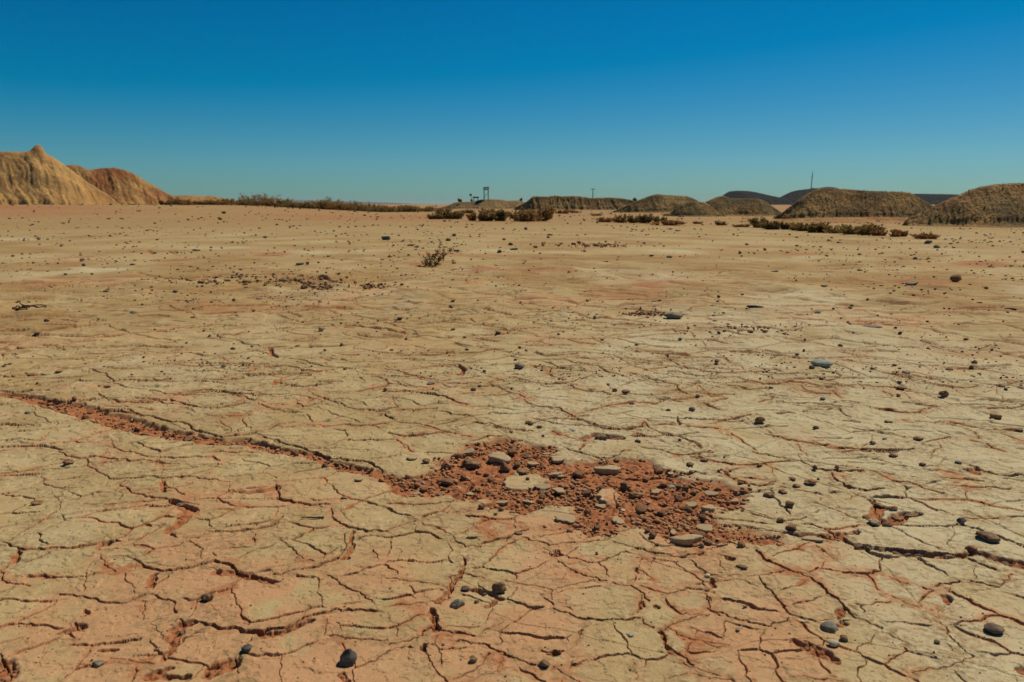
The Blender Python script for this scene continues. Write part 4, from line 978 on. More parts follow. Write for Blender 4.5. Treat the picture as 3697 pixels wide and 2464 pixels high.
('F',2035,382,44,18,'clod','dkclod','dark clod by a red crack in front of the tan knob',None),
('F',500,758,42,32,'clod','dkclod','dark round clod on the upper rim of the left rubble strip',None),
('F',1515,802,38,22,'clod','dkclod','small dark clod on the edge of an oval plate left of the centre',None),
# middle distance, right
('G',968,539,186,68,'pebble','green','large smooth oval green-grey stone lying flat on the pale plates',.34),
('G',878,550,44,34,'clod','dkclod','round brown clod touching the left end of the large oval stone',None),
('G',1315,275,152,26,'slab','blue','long flat bar-like dark stone with a pale top',.13),
('G',495,122,142,22,'arch','black','thin arched black shard with a tapering left end',.15),
('G',920,160,54,24,'pebble','grey','dark half-round stone right of the thin arched shard',None),
('G',1157,114,32,28,'angular','dkclod','small dark block above another one, right of the dark half-round stone',None),
('G',1143,144,32,18,'angular','dkclod','small low dark block below another one, right of the dark half-round stone',None),
('G',2280,151,76,22,'pebble','black','flat black stone near the right edge',None),
('G',955,772,54,31,'angular','black','black angular stone on the plates below the large oval stone',None),
('G',517,937,82,64,'pebble','clod','ball of hard red mud with a cracked tan top',.78),
('G',908,974,50,36,'pebble','brown','tilted brown stone with a dark left side, right of the hard mud ball',None),
('G',1303,1077,42,30,'clod','dkclod','dark reddish clod with a sharp top, lower right plates',None),
('G',1393,1048,42,18,'angular','black','small black flat stone next to a dark reddish clod, lower right plates',None),
('G',1420,930,62,28,'clod','crust','pale rimmed clod on the plates right of the tilted brown stone',None),
('G',1805,752,66,56,'clod','dkclod','crumbly upright dark clod in a brown stain on the right plates',.8),
('G',2170,897,76,38,'slab','clod','curled shell-like mud flake near the right edge',.4),
('G',2015,514,48,30,'clod','dkclod','upper dark clod of a stacked pair on the right plates',None),
('G',1996,545,38,28,'clod','dkclod','lower dark clod of a stacked pair on the right plates',None),
('G',1460,532,42,24,'angular','clod','small red blocky clod right of the large oval stone',None),
('G',1481,742,34,28,'clod','dkclod','small dark red clod below the purplish shard on the right plates',None),
('G',1510,692,84,24,'shard','dkclod','purplish peaked shard lying across a crack on the right plates',None),
('G',1960,347,42,22,'angular','dkclod','dark red block on the far right plates below two small pebbles',None),
('G',80,752,44,34,'clod','dkclod','dark rounded clod on the plates left of the hard mud ball',None),
('G',40,852,52,42,'clod','brown','brown clod with a lit top, nearest left of the hard mud ball',None),
('G',1217,645,38,16,'pebble','blue','small pale blue-grey stone right of and below the large oval stone',None),
('G',1545,590,64,22,'pebble','blue','flat slanting blue-grey stone on the right plates',None),
('G',1850,557,66,19,'pebble','dkclod','flat dark clod left of the stacked pair',None),
('G',2210,677,52,22,'clod','dkclod','dark red flat clod near the right edge',None),
('G',1630,1050,84,30,'clod','dkclod','ragged flat dark clod on the lower right plates',None),
('G',590,692,42,22,'clod','dkclod','small crumbly clod on a junction of cracks above the hard mud ball',None),
('G',195,226,44,18,'angular','black','small black stone right of the large double-humped stone',None),
('G',212,507,40,30,'clod','dkclod','tallest clod of a little cluster left of the large oval stone',None),
('G',1302,562,42,22,'clod','dkclod','dark clod just right of and below the large oval stone',None),
('G',1490,652,40,20,'clod','brown','greyish clod behind the purplish shard',None),
('G',2335,985,56,42,'slab','dkclod','broken dark flake lifted at the right edge',.3),
# far flat
('P',2050,348,66,28,'slab','grey','flat grey stone of a pair on the far left flat, above the dark rubble streak',.25),
('P',2105,348,32,32,'angular','grey','upright grey stone of a pair on the far left flat, above the dark rubble streak',.9),
('P',1335,243,62,14,'slab','blue','thin dark bar-like stone on the far left flat',.16),
('P',900,343,42,14,'angular','blue','small dark slate-coloured stone alone on the left flat',None),
('P',258,160,30,14,'angular','black','small dark stone far out on the left flat',None),
('P',1812,150,42,20,'angular','grey','low grey stone far out, left of the green bush',None),
('P',1530,15,34,22,'angular','black','black stone far out in front of the left bushes',None),
('P',718,522,46,16,'clod','dkclod','dark flat clod with a pale chip on the left flat',None),
('P',1370,470,60,22,'slab','dkclod','dark flake at the left end of the dark rubble streak',None),
('P',2080,500,60,24,'clod','dkclod','dark chunk at the right end of the dark rubble streak',None),
('P',2150,488,70,26,'slab','crust','tan tilted flake at the right end of the dark rubble streak',.3),
('P',1680,460,80,26,'clod','dkclod','crumbled dark clod in the middle of the dark rubble streak',None),
('P',1940,450,80,26,'clod','dkclod','broken dark clod right of the middle of the dark rubble streak',None),
('Q',285,165,74,40,'angular','black','large dark stone with a lit sloping right side, left behind the lone plant',.5),
('Q',757,144,36,30,'angular','grey','square dark grey stone, upper one of two behind the lone plant',.85),
('Q',716,172,44,28,'angular','grey','pale-topped dark stone, lower one of two behind the lone plant',.6),
('Q',1248,96,34,26,'pyramid','black','small dark peaked stone in front of the central bushes',.8),
('Q',458,206,62,16,'slab','dkclod','long low dark stone left of the lone plant',.22),
('Q',504,219,32,16,'angular','black','small dark stone touching the right end of the long low one',None),
('Q',775,246,52,26,'slab','grey','pale flat stone at the right of the lone plant',.3),
('Q',1068,258,46,34,'angular','black','black stone with a white-lit top, right of the lone plant',.7),
('Q',1168,236,76,20,'slab','grey','flat pale stone right of the black one with a lit top',.2),
('Q',1145,200,46,26,'angular','dkclod','dark upright stone above the flat pale one',None),
('Q',1100,168,32,18,'clod','dkclod','small brown clod farthest of the group right of the lone plant',None),
('Q',1315,224,42,24,'clod','dkclod','brown clod at the right end of the group right of the lone plant',None),
('Q',1418,138,50,18,'slab','grey','thin pale-topped stone in the far middle',.22),
('Q',1405,156,32,18,'angular','black','small dark stone under the thin pale-topped one',None),
('Q',1675,212,66,22,'clod','dkclod','dark clod in the dark far rubble streak right of middle',None),
('Q',1730,212,56,26,'clod','dkclod','dark taller clod in the dark far rubble streak right of middle',None),
('Q',2235,292,54,22,'slab','grey','grey stone with dark side on the far right of the middle flat',.28),
('Q',2112,286,42,16,'angular','black','low dark stone on the far middle flat, left of a grey one',None),
('Q',315,288,40,18,'angular','dkclod','small dark stone left of the lone plant, nearer than the long low one',None),
('Q',265,300,36,16,'pebble','green','small greenish stone left of the lone plant',None),
('Q',1720,364,22,12,'angular','black','tiny black stone alone on the middle flat',None),
('Q',2245,96,36,14,'angular','black','tiny black stone in front of the low red bushes',None),
('Q',400,498,34,24,'clod','dkclod','dark lump at the end of a crumb streak, below the lone plant',None),
('R',1896,472,84,60,'angular','dkclod','biggest dark block on the far right flat',.72),
('R',1587,493,98,20,'slab','grey','flat rectangular pale-topped stone left of the biggest dark block',.15),
('R',965,497,58,20,'slab','grey','small flat pale stone on the right flat',.24),
('R',1695,200,62,32,'angular','grey','dark stone with a pale slanting top, below the right bushes',.5),
('R',372,276,28,24,'angular','black','small dark cube-like stone on the right flat',.85),
('R',708,268,34,14,'angular','grey','tiny grey stone on the far right flat',None),
('R',1210,278,34,14,'angular','black','tiny dark stone on the far right flat, right of a grey one',None),
('R',1213,380,46,16,'clod','dkclod','dark low clod on the right flat above the flat pale stone',None),
('R',622,400,52,10,'slab','black','thin dark sliver of stone on the right flat',.15),
('R',1264,602,24,22,'clod','dkclod','small dark clod on the right flat above the dark half-round stone',None),
]
for t, x, y, w, h, k, m, lb, tall in S:
    place(t, x, y, w, h, k, m, lb, tall=tall)
print('named stones', len(S), round(time.time() - T0, 1))
# --- further stones and clods nothing tells apart: shared shapes, one object each
tk = np.array([(a, b, c) for a, b, c in taken])
def free(x, y, rad):
    return not np.any(np.hypot(tk[:, 0] - x, tk[:, 1] - y) < tk[:, 2] * .55 + rad)
def proto_set(name, kind, mat, n, seed, sub=2):
    out = []
    for i in range(n):
        V, F = rock_shape(kind, seed + i, sub)
        out.append(mesh_np(name, V * .5, F, M[mat], kind == 'pebble'))
    return out
P_CL = proto_set('clay_clod', 'clod', 'clod', 5, 501, 3) + proto_set('clay_clod', 'angular', 'clod', 4, 511, 3) + proto_set('clay_clod', 'clod', 'dkclod', 5, 521, 3)
P_FL = proto_set('mud_flake', 'slab', 'crust', 4, 541)
P_ST = proto_set('stone', 'angular', 'black', 2, 561) + proto_set('stone', 'clod', 'dkclod', 3, 591) + proto_set('stone', 'angular', 'grey', 1, 571) + proto_set('stone', 'pebble', 'brown', 2, 581) + proto_set('stone', 'angular', 'dkclod', 2, 586)
def scatter_obj(name, protos, x, y, size, label, cat, group, flat=(.5, .8), sink=.36):
    r = random
    s = (size * r.uniform(.8, 1.2), size * r.uniform(.6, 1.0), size * r.uniform(*flat))
    o = bpy.data.objects.new(name, r.choice(protos)); COL.objects.link(o)
    o.location = (x, y, float(gz(x, y)) + s[2] * sink); o.scale = s
    o.rotation_euler = (r.uniform(-.25, .25), r.uniform(-.25, .25), r.uniform(0, 6.28))
    return tag(o, label, cat, group)

# candidate spots on bare soil inside the broad patch, the left strip and the right crack
def soil_spots(x0, x1, y0, y1, n, minsoil=.8, rad=.012):
    out = []; tries = 0
    while len(out) < n and tries < 60000:
        tries += 1
        px, py = random.uniform(x0, x1), random.uniform(y0, y1)
        x, y = on_ground(px, py)
        if soil_at(x, y) > minsoil and free(x, y, rad): out.append((x, y))
    return out
for x, y in soil_spots(1500, 2800, 1585, 1970, 118):
    s = .014 + .050 * random.random() ** 2.4
    if random.random() < .30:
        scatter_obj('mud_flake', P_FL, x, y, s * 1.35, 'small loose crust flake among the crumbs of the broad rubble patch', 'flake', 'small crust flakes in the broad rubble patch', (.16, .26))
    else:
        scatter_obj('clay_clod', P_CL, x, y, s, 'small crumbled clod loose in the red soil of the broad rubble patch', 'clod', 'small clods in the broad rubble patch')
nn_ = 0
while nn_ < 26:                                  # strays thrown out of the patch
    px, py = random.gauss(2450, 330), random.gauss(1790, 110)
    x, y = on_ground(px, py)
    if soil_at(x, y) < .3 and free(x, y, .02) and 1500 < px < 3300:
        scatter_obj('clay_clod', P_CL, x, y, .014 + .03 * random.random() ** 2, 'small stray clod on the plates around the broad rubble patch', 'clod', 'stray clods round the broad rubble patch'); nn_ += 1
for x, y in soil_spots(0, 1450, 1400, 1720, 62):
    scatter_obj('clay_clod', P_CL, x, y, .016 + .045 * random.random() ** 2.2, 'small clod in the narrow red rubble strip that runs to the left edge', 'clod', 'small clods in the left rubble strip', (.45, .7))
for x, y in soil_spots(2800, 3697, 1880, 2080, 16, .6):
    scatter_obj('clay_clod', P_CL, x, y, .015 + .03 * random.random() ** 2, 'small clod in the long red crack that runs to the right edge', 'clod', 'small clods in the right-hand crack', (.45, .7))
n = 0
while n < 95:                                   # pebbles on the plates of the middle distance
    px, py = random.uniform(-100, 3800), 1085 + 330 * random.random()
    x, y = on_ground(px, py)
    dens = .35 + .65 * (px > 1500)
    if random.random() > dens or not free(x, y, .05): continue
    rg = math.hypot(x, y)
    scatter_obj('stone', P_ST, x, y, rg / FPX * random.uniform(7, 17), 'small dark pebble strewn on the cracked plates of the middle distance', 'stone', 'pebbles on the cracked plates', (.45, .75))
    n += 1
n = 0
while n < 85:                                   # far flat
    px, py = random.uniform(-100, 3800), 800 + 280 * random.random() ** .8
    x, y = on_ground(px, py)
    if not free(x, y, .12): continue
    rg = math.hypot(x, y)
    scatter_obj('stone', P_ST, x, y, rg / FPX * (6 + 13 * random.random() ** 2), 'small dark stone strewn on the brown flat between plates and bushes', 'stone', 'stones on the far flat', (.4, .75))
    n += 1

# --- crumbs nobody could count
def crumbs(name, label, mat, spots, sizes, flat, seed, kind='stuff', cat='rubble', zs=None):
    r = np.random.default_rng(seed)
    base = []
    for i in range(6):
        V, F = rock_shape(('angular', 'shard', 'clod')[i % 3], 900 + i, 1); base.append((V * .5, F))
    VV, FF, off = [], [], 0
    zs = gz(spots[:, 0], spots[:, 1]) if zs is None else zs
    for (x, y), s, z0 in zip(spots, sizes, zs):
        V, F = base[r.integers(6)]
        a = r.random() * 6.28; ca, sa = math.cos(a), math.sin(a)
        sx, sy, sz = s * r.uniform(.7, 1.3), s * r.uniform(.6, 1.1), s * r.uniform(*flat)
        W = V * (sx, sy, sz)
        W = np.stack([W[:, 0] * ca - W[:, 1] * sa + x, W[:, 0] * sa + W[:, 1] * ca + y, W[:, 2] + z0 + sz * .3], 1)
        VV.append(W); FF.append(F + off); off += len(W)
    o = link(name, mesh_np(name, np.concatenate(VV), np.concatenate(FF), M[mat], False))
    return tag(o, label, cat, kind=kind)
M['crumb'] = stone_material('soil_crumbs', (.33, .132, .052), (.46, .225, .10), (.46, .31, .16), 12, .5, .4, .95)
M['grit'] = stone_material('surface_grit', (.13, .07, .035), (.30, .19, .10), (.08, .07, .055), 9, .5, .4, .95)
def many(n, box, minsoil, s0, s1, pw=2.5):
    px = rng.uniform(box[0], box[1], n); py = rng.uniform(box[2], box[3], n)
    d = np.array([on_ground(a, b) for a, b in zip(px, py)])
    ok = ((soil_at(d[:, 0], d[:, 1]) > minsoil) & (rng.random(n) < np.clip(.42 + 1.5 * fbm(d[:, 0], d[:, 1], .22, 3, 150), .05, 1))) if minsoil > 0 else soil_at(d[:, 0], d[:, 1]) < .3
    d = d[ok]
    return d, s0 + (s1 - s0) * rng.random(len(d)) ** pw
d, s = many(26000, (1450, 2830, 1570, 1990), .15, .0035, .026, 4.0)
crumbs('rubble', 'fine red crumbs covering the bare soil of the broad rubble patch', 'crumb', d, s, (.3, .8), 21)
d, s = many(17000, (-100, 1480, 1380, 1740), .15, .004, .026, 3.6)
crumbs('rubble', 'fine red crumbs along the narrow strip that runs to the left edge', 'crumb', d, s, (.5, .9), 22)
d, s = many(9000, (2750, 3800, 1840, 2120), .5, .003, .014)
crumbs('rubble', 'fine red crumbs along the long crack that runs to the right edge', 'crumb', d, s, (.5, .9), 23)
d1, s1 = many(26000, (-150, 3850, 1950, 2480), .5, .0022, .009)
d2, s2 = many(1300, (-150, 3850, 1500, 2480), 0, .0018, .0075, 3)
crumbs('gravel', 'tiny grit sprinkled over the near plates and red gaps', 'grit', np.concatenate([d1[:2600], d2]), np.concatenate([s1[:2600], s2]), (.5, .8), 24, cat='gravel')
px = rng.uniform(-200, 3900, 34000); py = 765 + 640 * rng.random(34000) ** 1.45
d = np.array([on_ground(a, b) for a, b in zip(px, py)])
_cl = fbm(d[:, 0], d[:, 1], 1.6, 4, 145, .65) + .5 * fbm(d[:, 0], d[:, 1], 6, 2, 146); d = d[rng.random(len(d)) < np.clip(.24 + 1.9 * _cl, .05, 1)]
s = np.hypot(d[:, 0], d[:, 1]) / FPX * (2.2 + 9.5 * rng.random(len(d)) ** 4.2)
crumbs('gravel', 'fine dark gravel sprinkled over the flat beyond the near plates', 'grit', d, s, (.4, .7), 25, cat='gravel')
d = []; 
for cx, cy, rx, ry, n in ((970, 1012, 330, 22, 420), (1170, 1035, 120, 18, 160), (2130, 888, 190, 12, 160), (1345, 1037, 60, 8, 90), (2690, 1194, 150, 14, 160), (2340, 1137, 90, 9, 200)):
    for _ in range(n):
        d.append(on_ground(random.gauss(cx, rx * .5), random.gauss(cy, ry * .5)))
d = np.array(d)
s = np.hypot(d[:, 0], d[:, 1]) / FPX * (3 + 13 * rng.random(len(d)) ** 3.2)
crumbs('rubble', 'dark crumbled clay lying in streaks on the far flat', 'clod', d, s, (.5, .9), 26)

M['screestone'] = stone_material('scree_stones', (.16, .105, .042), (.32, .21, .08), (.40, .26, .10), 3, .5, .5, .95)
for lb, G, foot in HILLS:
    if not lb.startswith(('largest', 'broad', 'tan rimmed', 'dark olive', 'small dark scree')): continue
    P_ = G.reshape(-1, 3); P_ = P_[(P_[:, 2] > .12)]
    nn = {'l': 3800, 'b': 3200}.get(lb[0], 1300)
    q = rng.integers(0, len(P_), nn); big = .009 * foot
    cl = sstep(-.1, .25, fbm(P_[q, 0], P_[q, 1] + P_[q, 2] * 2, 1.8, 3, 140)); q = q[rng.random(nn) < .25 + .75 * cl]
    jit = rng.normal(0, .03, (len(q), 2))
    crumbs('rubble', 'stones littering the ' + lb, 'screestone', P_[q, :2] + jit, big * (.35 + 1.5 * rng.random(len(q)) ** 3), (.5, .9), 31, zs=P_[q, 2] - .02)
# ------------------------------------------------------------------ plants
def leaf_mat(name, a, b_, c_):
    m, t, b = nt(name)
    o = t.nodes.new('ShaderNodeNewGeometry').outputs['Position']
    n = noise(t, 3.0, 4, .7, o)
    c = mix(t, ramp(t, n, [(.35, 0.0), (.65, 1.0)]), a, b_)
    ri = t.nodes.new('ShaderNodeNewGeometry').outputs['Random Per Island']
    c = mix(t, math_(t, 'MULTIPLY', ri, .55), c, c_)
    t.links.new(c, b.inputs['Base Color']); b.inputs['Roughness'].default_value = .85
    tr = t.nodes.new('ShaderNodeBsdfTranslucent'); t.links.new(c, tr.inputs[0]); mx = t.nodes.new('ShaderNodeMixShader'); mx.inputs[0].default_value = .35
    t.links.new(b.outputs[0], mx.inputs[1]); t.links.new(tr.outputs[0], mx.inputs[2]); t.links.new(mx.outputs[0], [n for n in t.nodes if n.type == 'OUTPUT_MATERIAL'][0].inputs[0])
    return m
M['dry_leaf'] = leaf_mat('dry_foliage', (.36, .215, .07), (.26, .15, .05), (.45, .26, .085))
M['red_leaf'] = leaf_mat('reddish_dry_foliage', (.40, .185, .065), (.30, .13, .045), (.46, .24, .085))
M['green_leaf'] = leaf_mat('olive_foliage', (.25, .18, .055), (.17, .125, .04), (.34, .21, .065))
M['stem'] = leaf_mat('dry_stem', (.16, .09, .045), (.10, .055, .03), (.2, .13, .07))
M['plant_leaf'] = leaf_mat('plant_leaf', (.34, .21, .065), (.25, .155, .048), (.44, .22, .07))

def tube_verts(P, rad, sides=4):
    P = np.asarray(P, float); n = len(P); V = []; F = []
    for i in range(n):
        d = P[min(i + 1, n - 1)] - P[max(i - 1, 0)]; d /= np.linalg.norm(d) + 1e-9
        u = np.cross(d, (0, 0, 1) if abs(d[2]) < .9 else (1, 0, 0)); u /= np.linalg.norm(u); v = np.cross(d, u)
        rr = rad[i] if hasattr(rad, '__len__') else rad
        for k in range(sides):
            a = 2 * math.pi * k / sides
            V.append(P[i] + rr * (math.cos(a) * u + math.sin(a) * v))
    for i in range(n - 1):
        for k in range(sides):
            k2 = (k + 1) % sides
            F.append([i * sides + k, i * sides + k2, (i + 1) * sides + k2, (i + 1) * sides + k])
    return V, F
def join(parts):
    VV, FF, off = [], [], 0
    for V, F in parts:
        VV += list(V); FF += [[i + off for i in f] for f in F]; off += len(V)
    return np.array(VV), np.array(FF)

def bush_geo(w, h, d, seed, nst, nlf, leaf):
    r = np.random.default_rng(seed)
    stems, leaves = [], []
    lumps = [(r.uniform(-.42, .42) * w, r.uniform(-.4, .4) * d, r.uniform(.55, 1.0) * h) for _ in range(max(3, int(w / h * 2.2)))]
    for i in range(nst):
        lx, ly, lh = lumps[r.integers(len(lumps))]
        bx, by = lx * .75 + r.normal(0, .05) * w, ly * .75 + r.normal(0, .05) * d
        tx, ty, tz = lx + r.normal(0, .13) * w, ly + r.normal(0, .15) * d, lh * r.uniform(.40, 1.0)
        P = [(bx, by, -.05 * h), (bx * .6 + tx * .4, by * .6 + ty * .4, tz * .55), (tx, ty, tz)]
        stems.append(tube_verts(P, [leaf * .10, leaf * .08, leaf * .04], 3))
        m = max(1, nlf // nst)
        for _ in range(m):
            k = r.uniform(.22, 1.05) ** .8
            c = np.array(P[0]) * (1 - k) + np.array(P[2]) * k + r.normal(0, .07 * h, 3)
            c[2] = max(c[2], leaf * .3)
            a = r.normal(size=3) * (1, 1, .5) + (0, 0, .9); a /= np.linalg.norm(a)
            b = np.cross(a, r.normal(size=3)); b /= np.linalg.norm(b)
            s = leaf * r.uniform(.5, 1.15); wv = s * r.uniform(.2, .42)
            leaves.append(([c - a * s * .5, c + b * wv, c + a * s * .6, c - b * wv], [[0, 1, 2, 3]]))
    return join(stems), join(leaves)

def bush(x, y, w, h, mat, label, cat='bush', group=None, parts=True, dens=1.0, name='dry_bush'):
    seed_n[0] += 1
    d = w * .6
    leaf = max(.06, min(.26, h * .23))
    nl = int(min(2600, 500 + 800 * w / h) * dens)
    (SV, SF), (LV, LF) = bush_geo(w, h, d, seed_n[0], int(22 + 14 * w / h), nl, leaf)
    z = float(gz(x, y))
    if parts:
        root = empty(name, (x, y, z)); tag(root, label, cat, group)
        link('stems', mesh_np('stems', SV, SF, M['stem'], False), root)
        link('foliage', mesh_np('foliage', LV, LF, M[mat], False), root)
        return root
    V = np.concatenate([SV, LV]); F = np.concatenate([SF, LF + len(SV)])
    o = link(name, mesh_np(name, V, F, M[mat], False)); o.location = (x, y, z)
    return tag(o, label, cat, group)

def bush_px(t, x, yb, w, h, mat, label, Y=None, **k):
    px, py = tp(t, x, yb); s = TILE[t][2]
    if Y is None: gx, gy = on_ground(px, py)
    else: gx, gy = at_depth(px, py, Y)[0], Y
    rg = math.hypot(gx, gy); kx = rg / FPX * s
    return bush(gx, gy + w * kx * .2, w * kx * 1.42, h * kx * 1.02, mat, label, **k)

for x, yb, w, h, m, lb in (
    (640, 368, 86, 46, 'dry_leaf', 'left end bush of the central bush row, small and brown'),
    (735, 368, 120, 66, 'green_leaf', 'dense dark bush standing second from the left end of the central row'),
    (935, 380, 150, 86, 'dry_leaf', 'rounded brown bush left of the two largest in the central row'),
    (1040, 372, 90, 60, 'red_leaf', 'low reddish bush between the rounded brown bush and the largest ones'),
    (1135, 380, 175, 96, 'green_leaf', 'largest bush of the central row, olive with a high top'),
    (1290, 383, 170, 98, 'dry_leaf', 'tall broad bush at the right of the largest one in the central row'),
    (1372, 372, 100, 62, 'dry_leaf', 'bush at the right end of the central row')):
    bush_px('L', x, yb, w, h, m, lb, group='central bush row')
for x, yb, w, h, m, lb in (
    (840, 322, 60, 28, 'dry_leaf', 'small bush on pale ground just behind the central bush row'),
    (1502, 326, 70, 28, 'red_leaf', 'small red bush right of the central row, in front of the banded ridge'),
    (1580, 322, 60, 20, 'red_leaf', 'low red tuft right of the small red bush below the banded ridge'),
    (1730, 345, 70, 18, 'dry_leaf', 'low dry tuft in front of the banded ridge, nearer than the red ones'),
    (1840, 388, 130, 40, 'red_leaf', 'low red bush at the left of the low bush group below the olive heap'),
    (1950, 392, 120, 55, 'dry_leaf', 'brown bush left of the tallest in the low group below the olive heap'),
    (2040, 394, 120, 62, 'green_leaf', 'tallest bush of the low group below the olive heap'),
    (2165, 388, 70, 44, 'green_leaf', 'small upright bush right of the tallest one below the olive heap'),
    (2215, 408, 130, 40, 'red_leaf', 'low red bush at the front of the group below the olive heap'),
    (2290, 402, 60, 26, 'red_leaf', 'last low red tuft at the right of the group below the olive heap')):
    bush_px('L', x, yb, w, h, m, lb, group='low bushes below the olive heap', parts=w > 75)
for x, yb, w, h, m, lb in (
    (515, 468, 88, 66, 'green_leaf', 'upright bush at the left end of the long bush row before the scree heaps'),
    (645, 482, 150, 64, 'green_leaf', 'broad olive bush second from the left in the row before the scree heaps'),
    (770, 488, 90, 48, 'dry_leaf', 'low brown bush third in the row before the scree heaps'),
    (840, 494, 90, 52, 'dry_leaf', 'brown bush left of the dark peaked one before the scree heaps'),
    (935, 504, 130, 70, 'green_leaf', 'dark peaked bush in the middle of the row before the scree heaps'),
    (1055, 508, 120, 52, 'dry_leaf', 'flat brown bush right of the dark peaked one before the scree heaps'),
    (1165, 516, 140, 66, 'green_leaf', 'broad dark bush left of the right end of the row before the scree heaps'),
    (1285, 524, 130, 72, 'dry_leaf', 'tall bush at the right end of the row before the scree heaps'),
    (1330, 530, 70, 40, 'red_leaf', 'small red bush at the foot of the right end of the long bush row')):
    bush_px('M', x, yb, w, h, m, lb, group='bush row before the scree heaps')
for x, yb, w, h, m, lb in (
    (80, 444, 44, 22, 'dry_leaf', 'tiny brown tuft at the foot of the olive heap, left one of two'),
    (240, 452, 52, 26, 'dry_leaf', 'tiny brown tuft at the foot of the olive heap, right one of two'),
    (385, 464, 70, 22, 'red_leaf', 'low red tuft left of the long bush row before the scree heaps'),
    (1440, 538, 80, 44, 'red_leaf', 'red bush alone just right of the long bush row'),
    (1512, 536, 56, 40, 'red_leaf', 'small red bush beside another red one, right of the long bush row'),
    (1685, 553, 110, 36, 'red_leaf', 'low red bush nearest to the largest scree heap'),
    (700, 412, 40, 30, 'dry_leaf', 'small dry bush in the notch between two scree heaps')):
    bush_px('M', x, yb, w, h, m, lb, group='red tufts before the scree heaps', parts=w > 75)
# the long far line of bushes
far_l = []
rr = random.Random(5)
for x, w, h in ((1210,80,50),(1300,60,34),(1390,60,34),(1480,64,34),(1590,120,66),(1690,120,58),(1790,150,78),(1900,130,58),(2020,130,66),(2160,120,62),(2245,100,74),(2330,130,98)):
    far_l.append(('K', x, 520 + (x - 1210) * .022, w, h))
for x, w, h in ((60,130,58),(150,120,62),(250,120,50),(340,110,56),(430,110,44),(520,110,40),(600,90,34),(690,80,26)):
    far_l.append(('L', x, 306, w, h))
for i, (t, x, yb, w, h) in enumerate(far_l):
    bush_px(t, x, yb, w * rr.uniform(1.1, 1.7), h * rr.uniform(.7, 1.1), ('dry_leaf', 'dry_leaf', 'green_leaf')[i % 3], 'low dark bush in the long far line of bushes on the horizon', Y=132 + rr.uniform(-8, 8), group='far line of bushes', parts=False, dens=.8)
for x, yb, w, h in ((1135, 512, 50, 32), (1265, 505, 60, 24)):
    bush_px('K', x, yb, w, h, 'red_leaf', 'small red tuft at the foot of the tall tan heap', Y=112, group='red tufts by the tan heap', parts=False)

# lone plant on the flat, leaning to one side
def lone_plant():
    gx, gy = on_ground(*tp('Q', 585, 352)); z = float(gz(gx, gy))
    root = empty('desert_plant', (gx, gy, z))
    tag(root, 'lone leggy plant leaning over on the open flat, leaves sparse and olive brown', 'plant')
    r = np.random.default_rng(77)
    k = math.hypot(gx, gy) / FPX * .527
    main = [(-75, 6, .0), (-40, 40, .5), (-15, 62, .2), (0, 95, .3), (25, 85, -.1), (45, 100, .1), (70, 175, .0), (95, 135, .2), (120, 118, -.2), (140, 125, .1), (60, 60, -.4), (85, 95, -.3), (10, 50, -.6)]
    stems, leaves = [], []
    def leafat(c, s):
        a = r.normal(size=3) * (1, 1, .6) + (0, 0, .5); a /= np.linalg.norm(a)
        b = np.cross(a, r.normal(size=3)); b /= np.linalg.norm(b)
        n_ = np.cross(a, b) * s * .12
        leaves.append(([c, c + a * s * .5 + b * s * .24 + n_, c + a * s, c + a * s * .5 - b * s * .24 + n_], [[0, 1, 2, 3]]))
    for tx, tz, ty in main:
        T = np.array([tx * k * 1.15, ty * .16, tz * k]); B = np.array([r.normal(0, .015) + tx * k * .08, r.normal(0, .015), -.01])
        Mid = B * .5 + T * .5 + r.normal(0, .02, 3) + (0, 0, -.015)
        P = [B, B * .6 + Mid * .4, Mid, Mid * .4 + T * .6, T]
        stems.append(tube_verts(P, [.006, .005, .0045, .0035, .002], 5))
        for _ in range(6):
            q = r.uniform(.4, 1.0); c = B * (1 - q) + T * q + (Mid - (B + T) / 2) * 4 * q * (1 - q) * .5
            e = c + np.array([r.normal(0, .045) + .012, r.normal(0, .04), abs(r.normal(.04, .02))])
            stems.append(tube_verts([c, (c + e) / 2 + r.normal(0, .006, 3), e], [.003, .0025, .0015], 4))
            for _ in range(7): leafat(c * (1 - (u := r.uniform(.3, 1))) + e * u, r.uniform(.028, .058))
        for _ in range(9): leafat(T + r.normal(0, .018, 3), r.uniform(.03, .055))
    for _ in range(150):
        c = np.array([r.normal(-.01, .13), r.normal(0, .06), abs(r.normal(.05, .06))]); leafat(c, r.uniform(.025, .05))
    V, F = join(stems); link('stems', mesh_np('stems', V, F, M['stem'], True), root)
    V, F = join(leaves); link('leaves', mesh_np('leaves', V, F, M['plant_leaf'], False), root)
lone_plant()

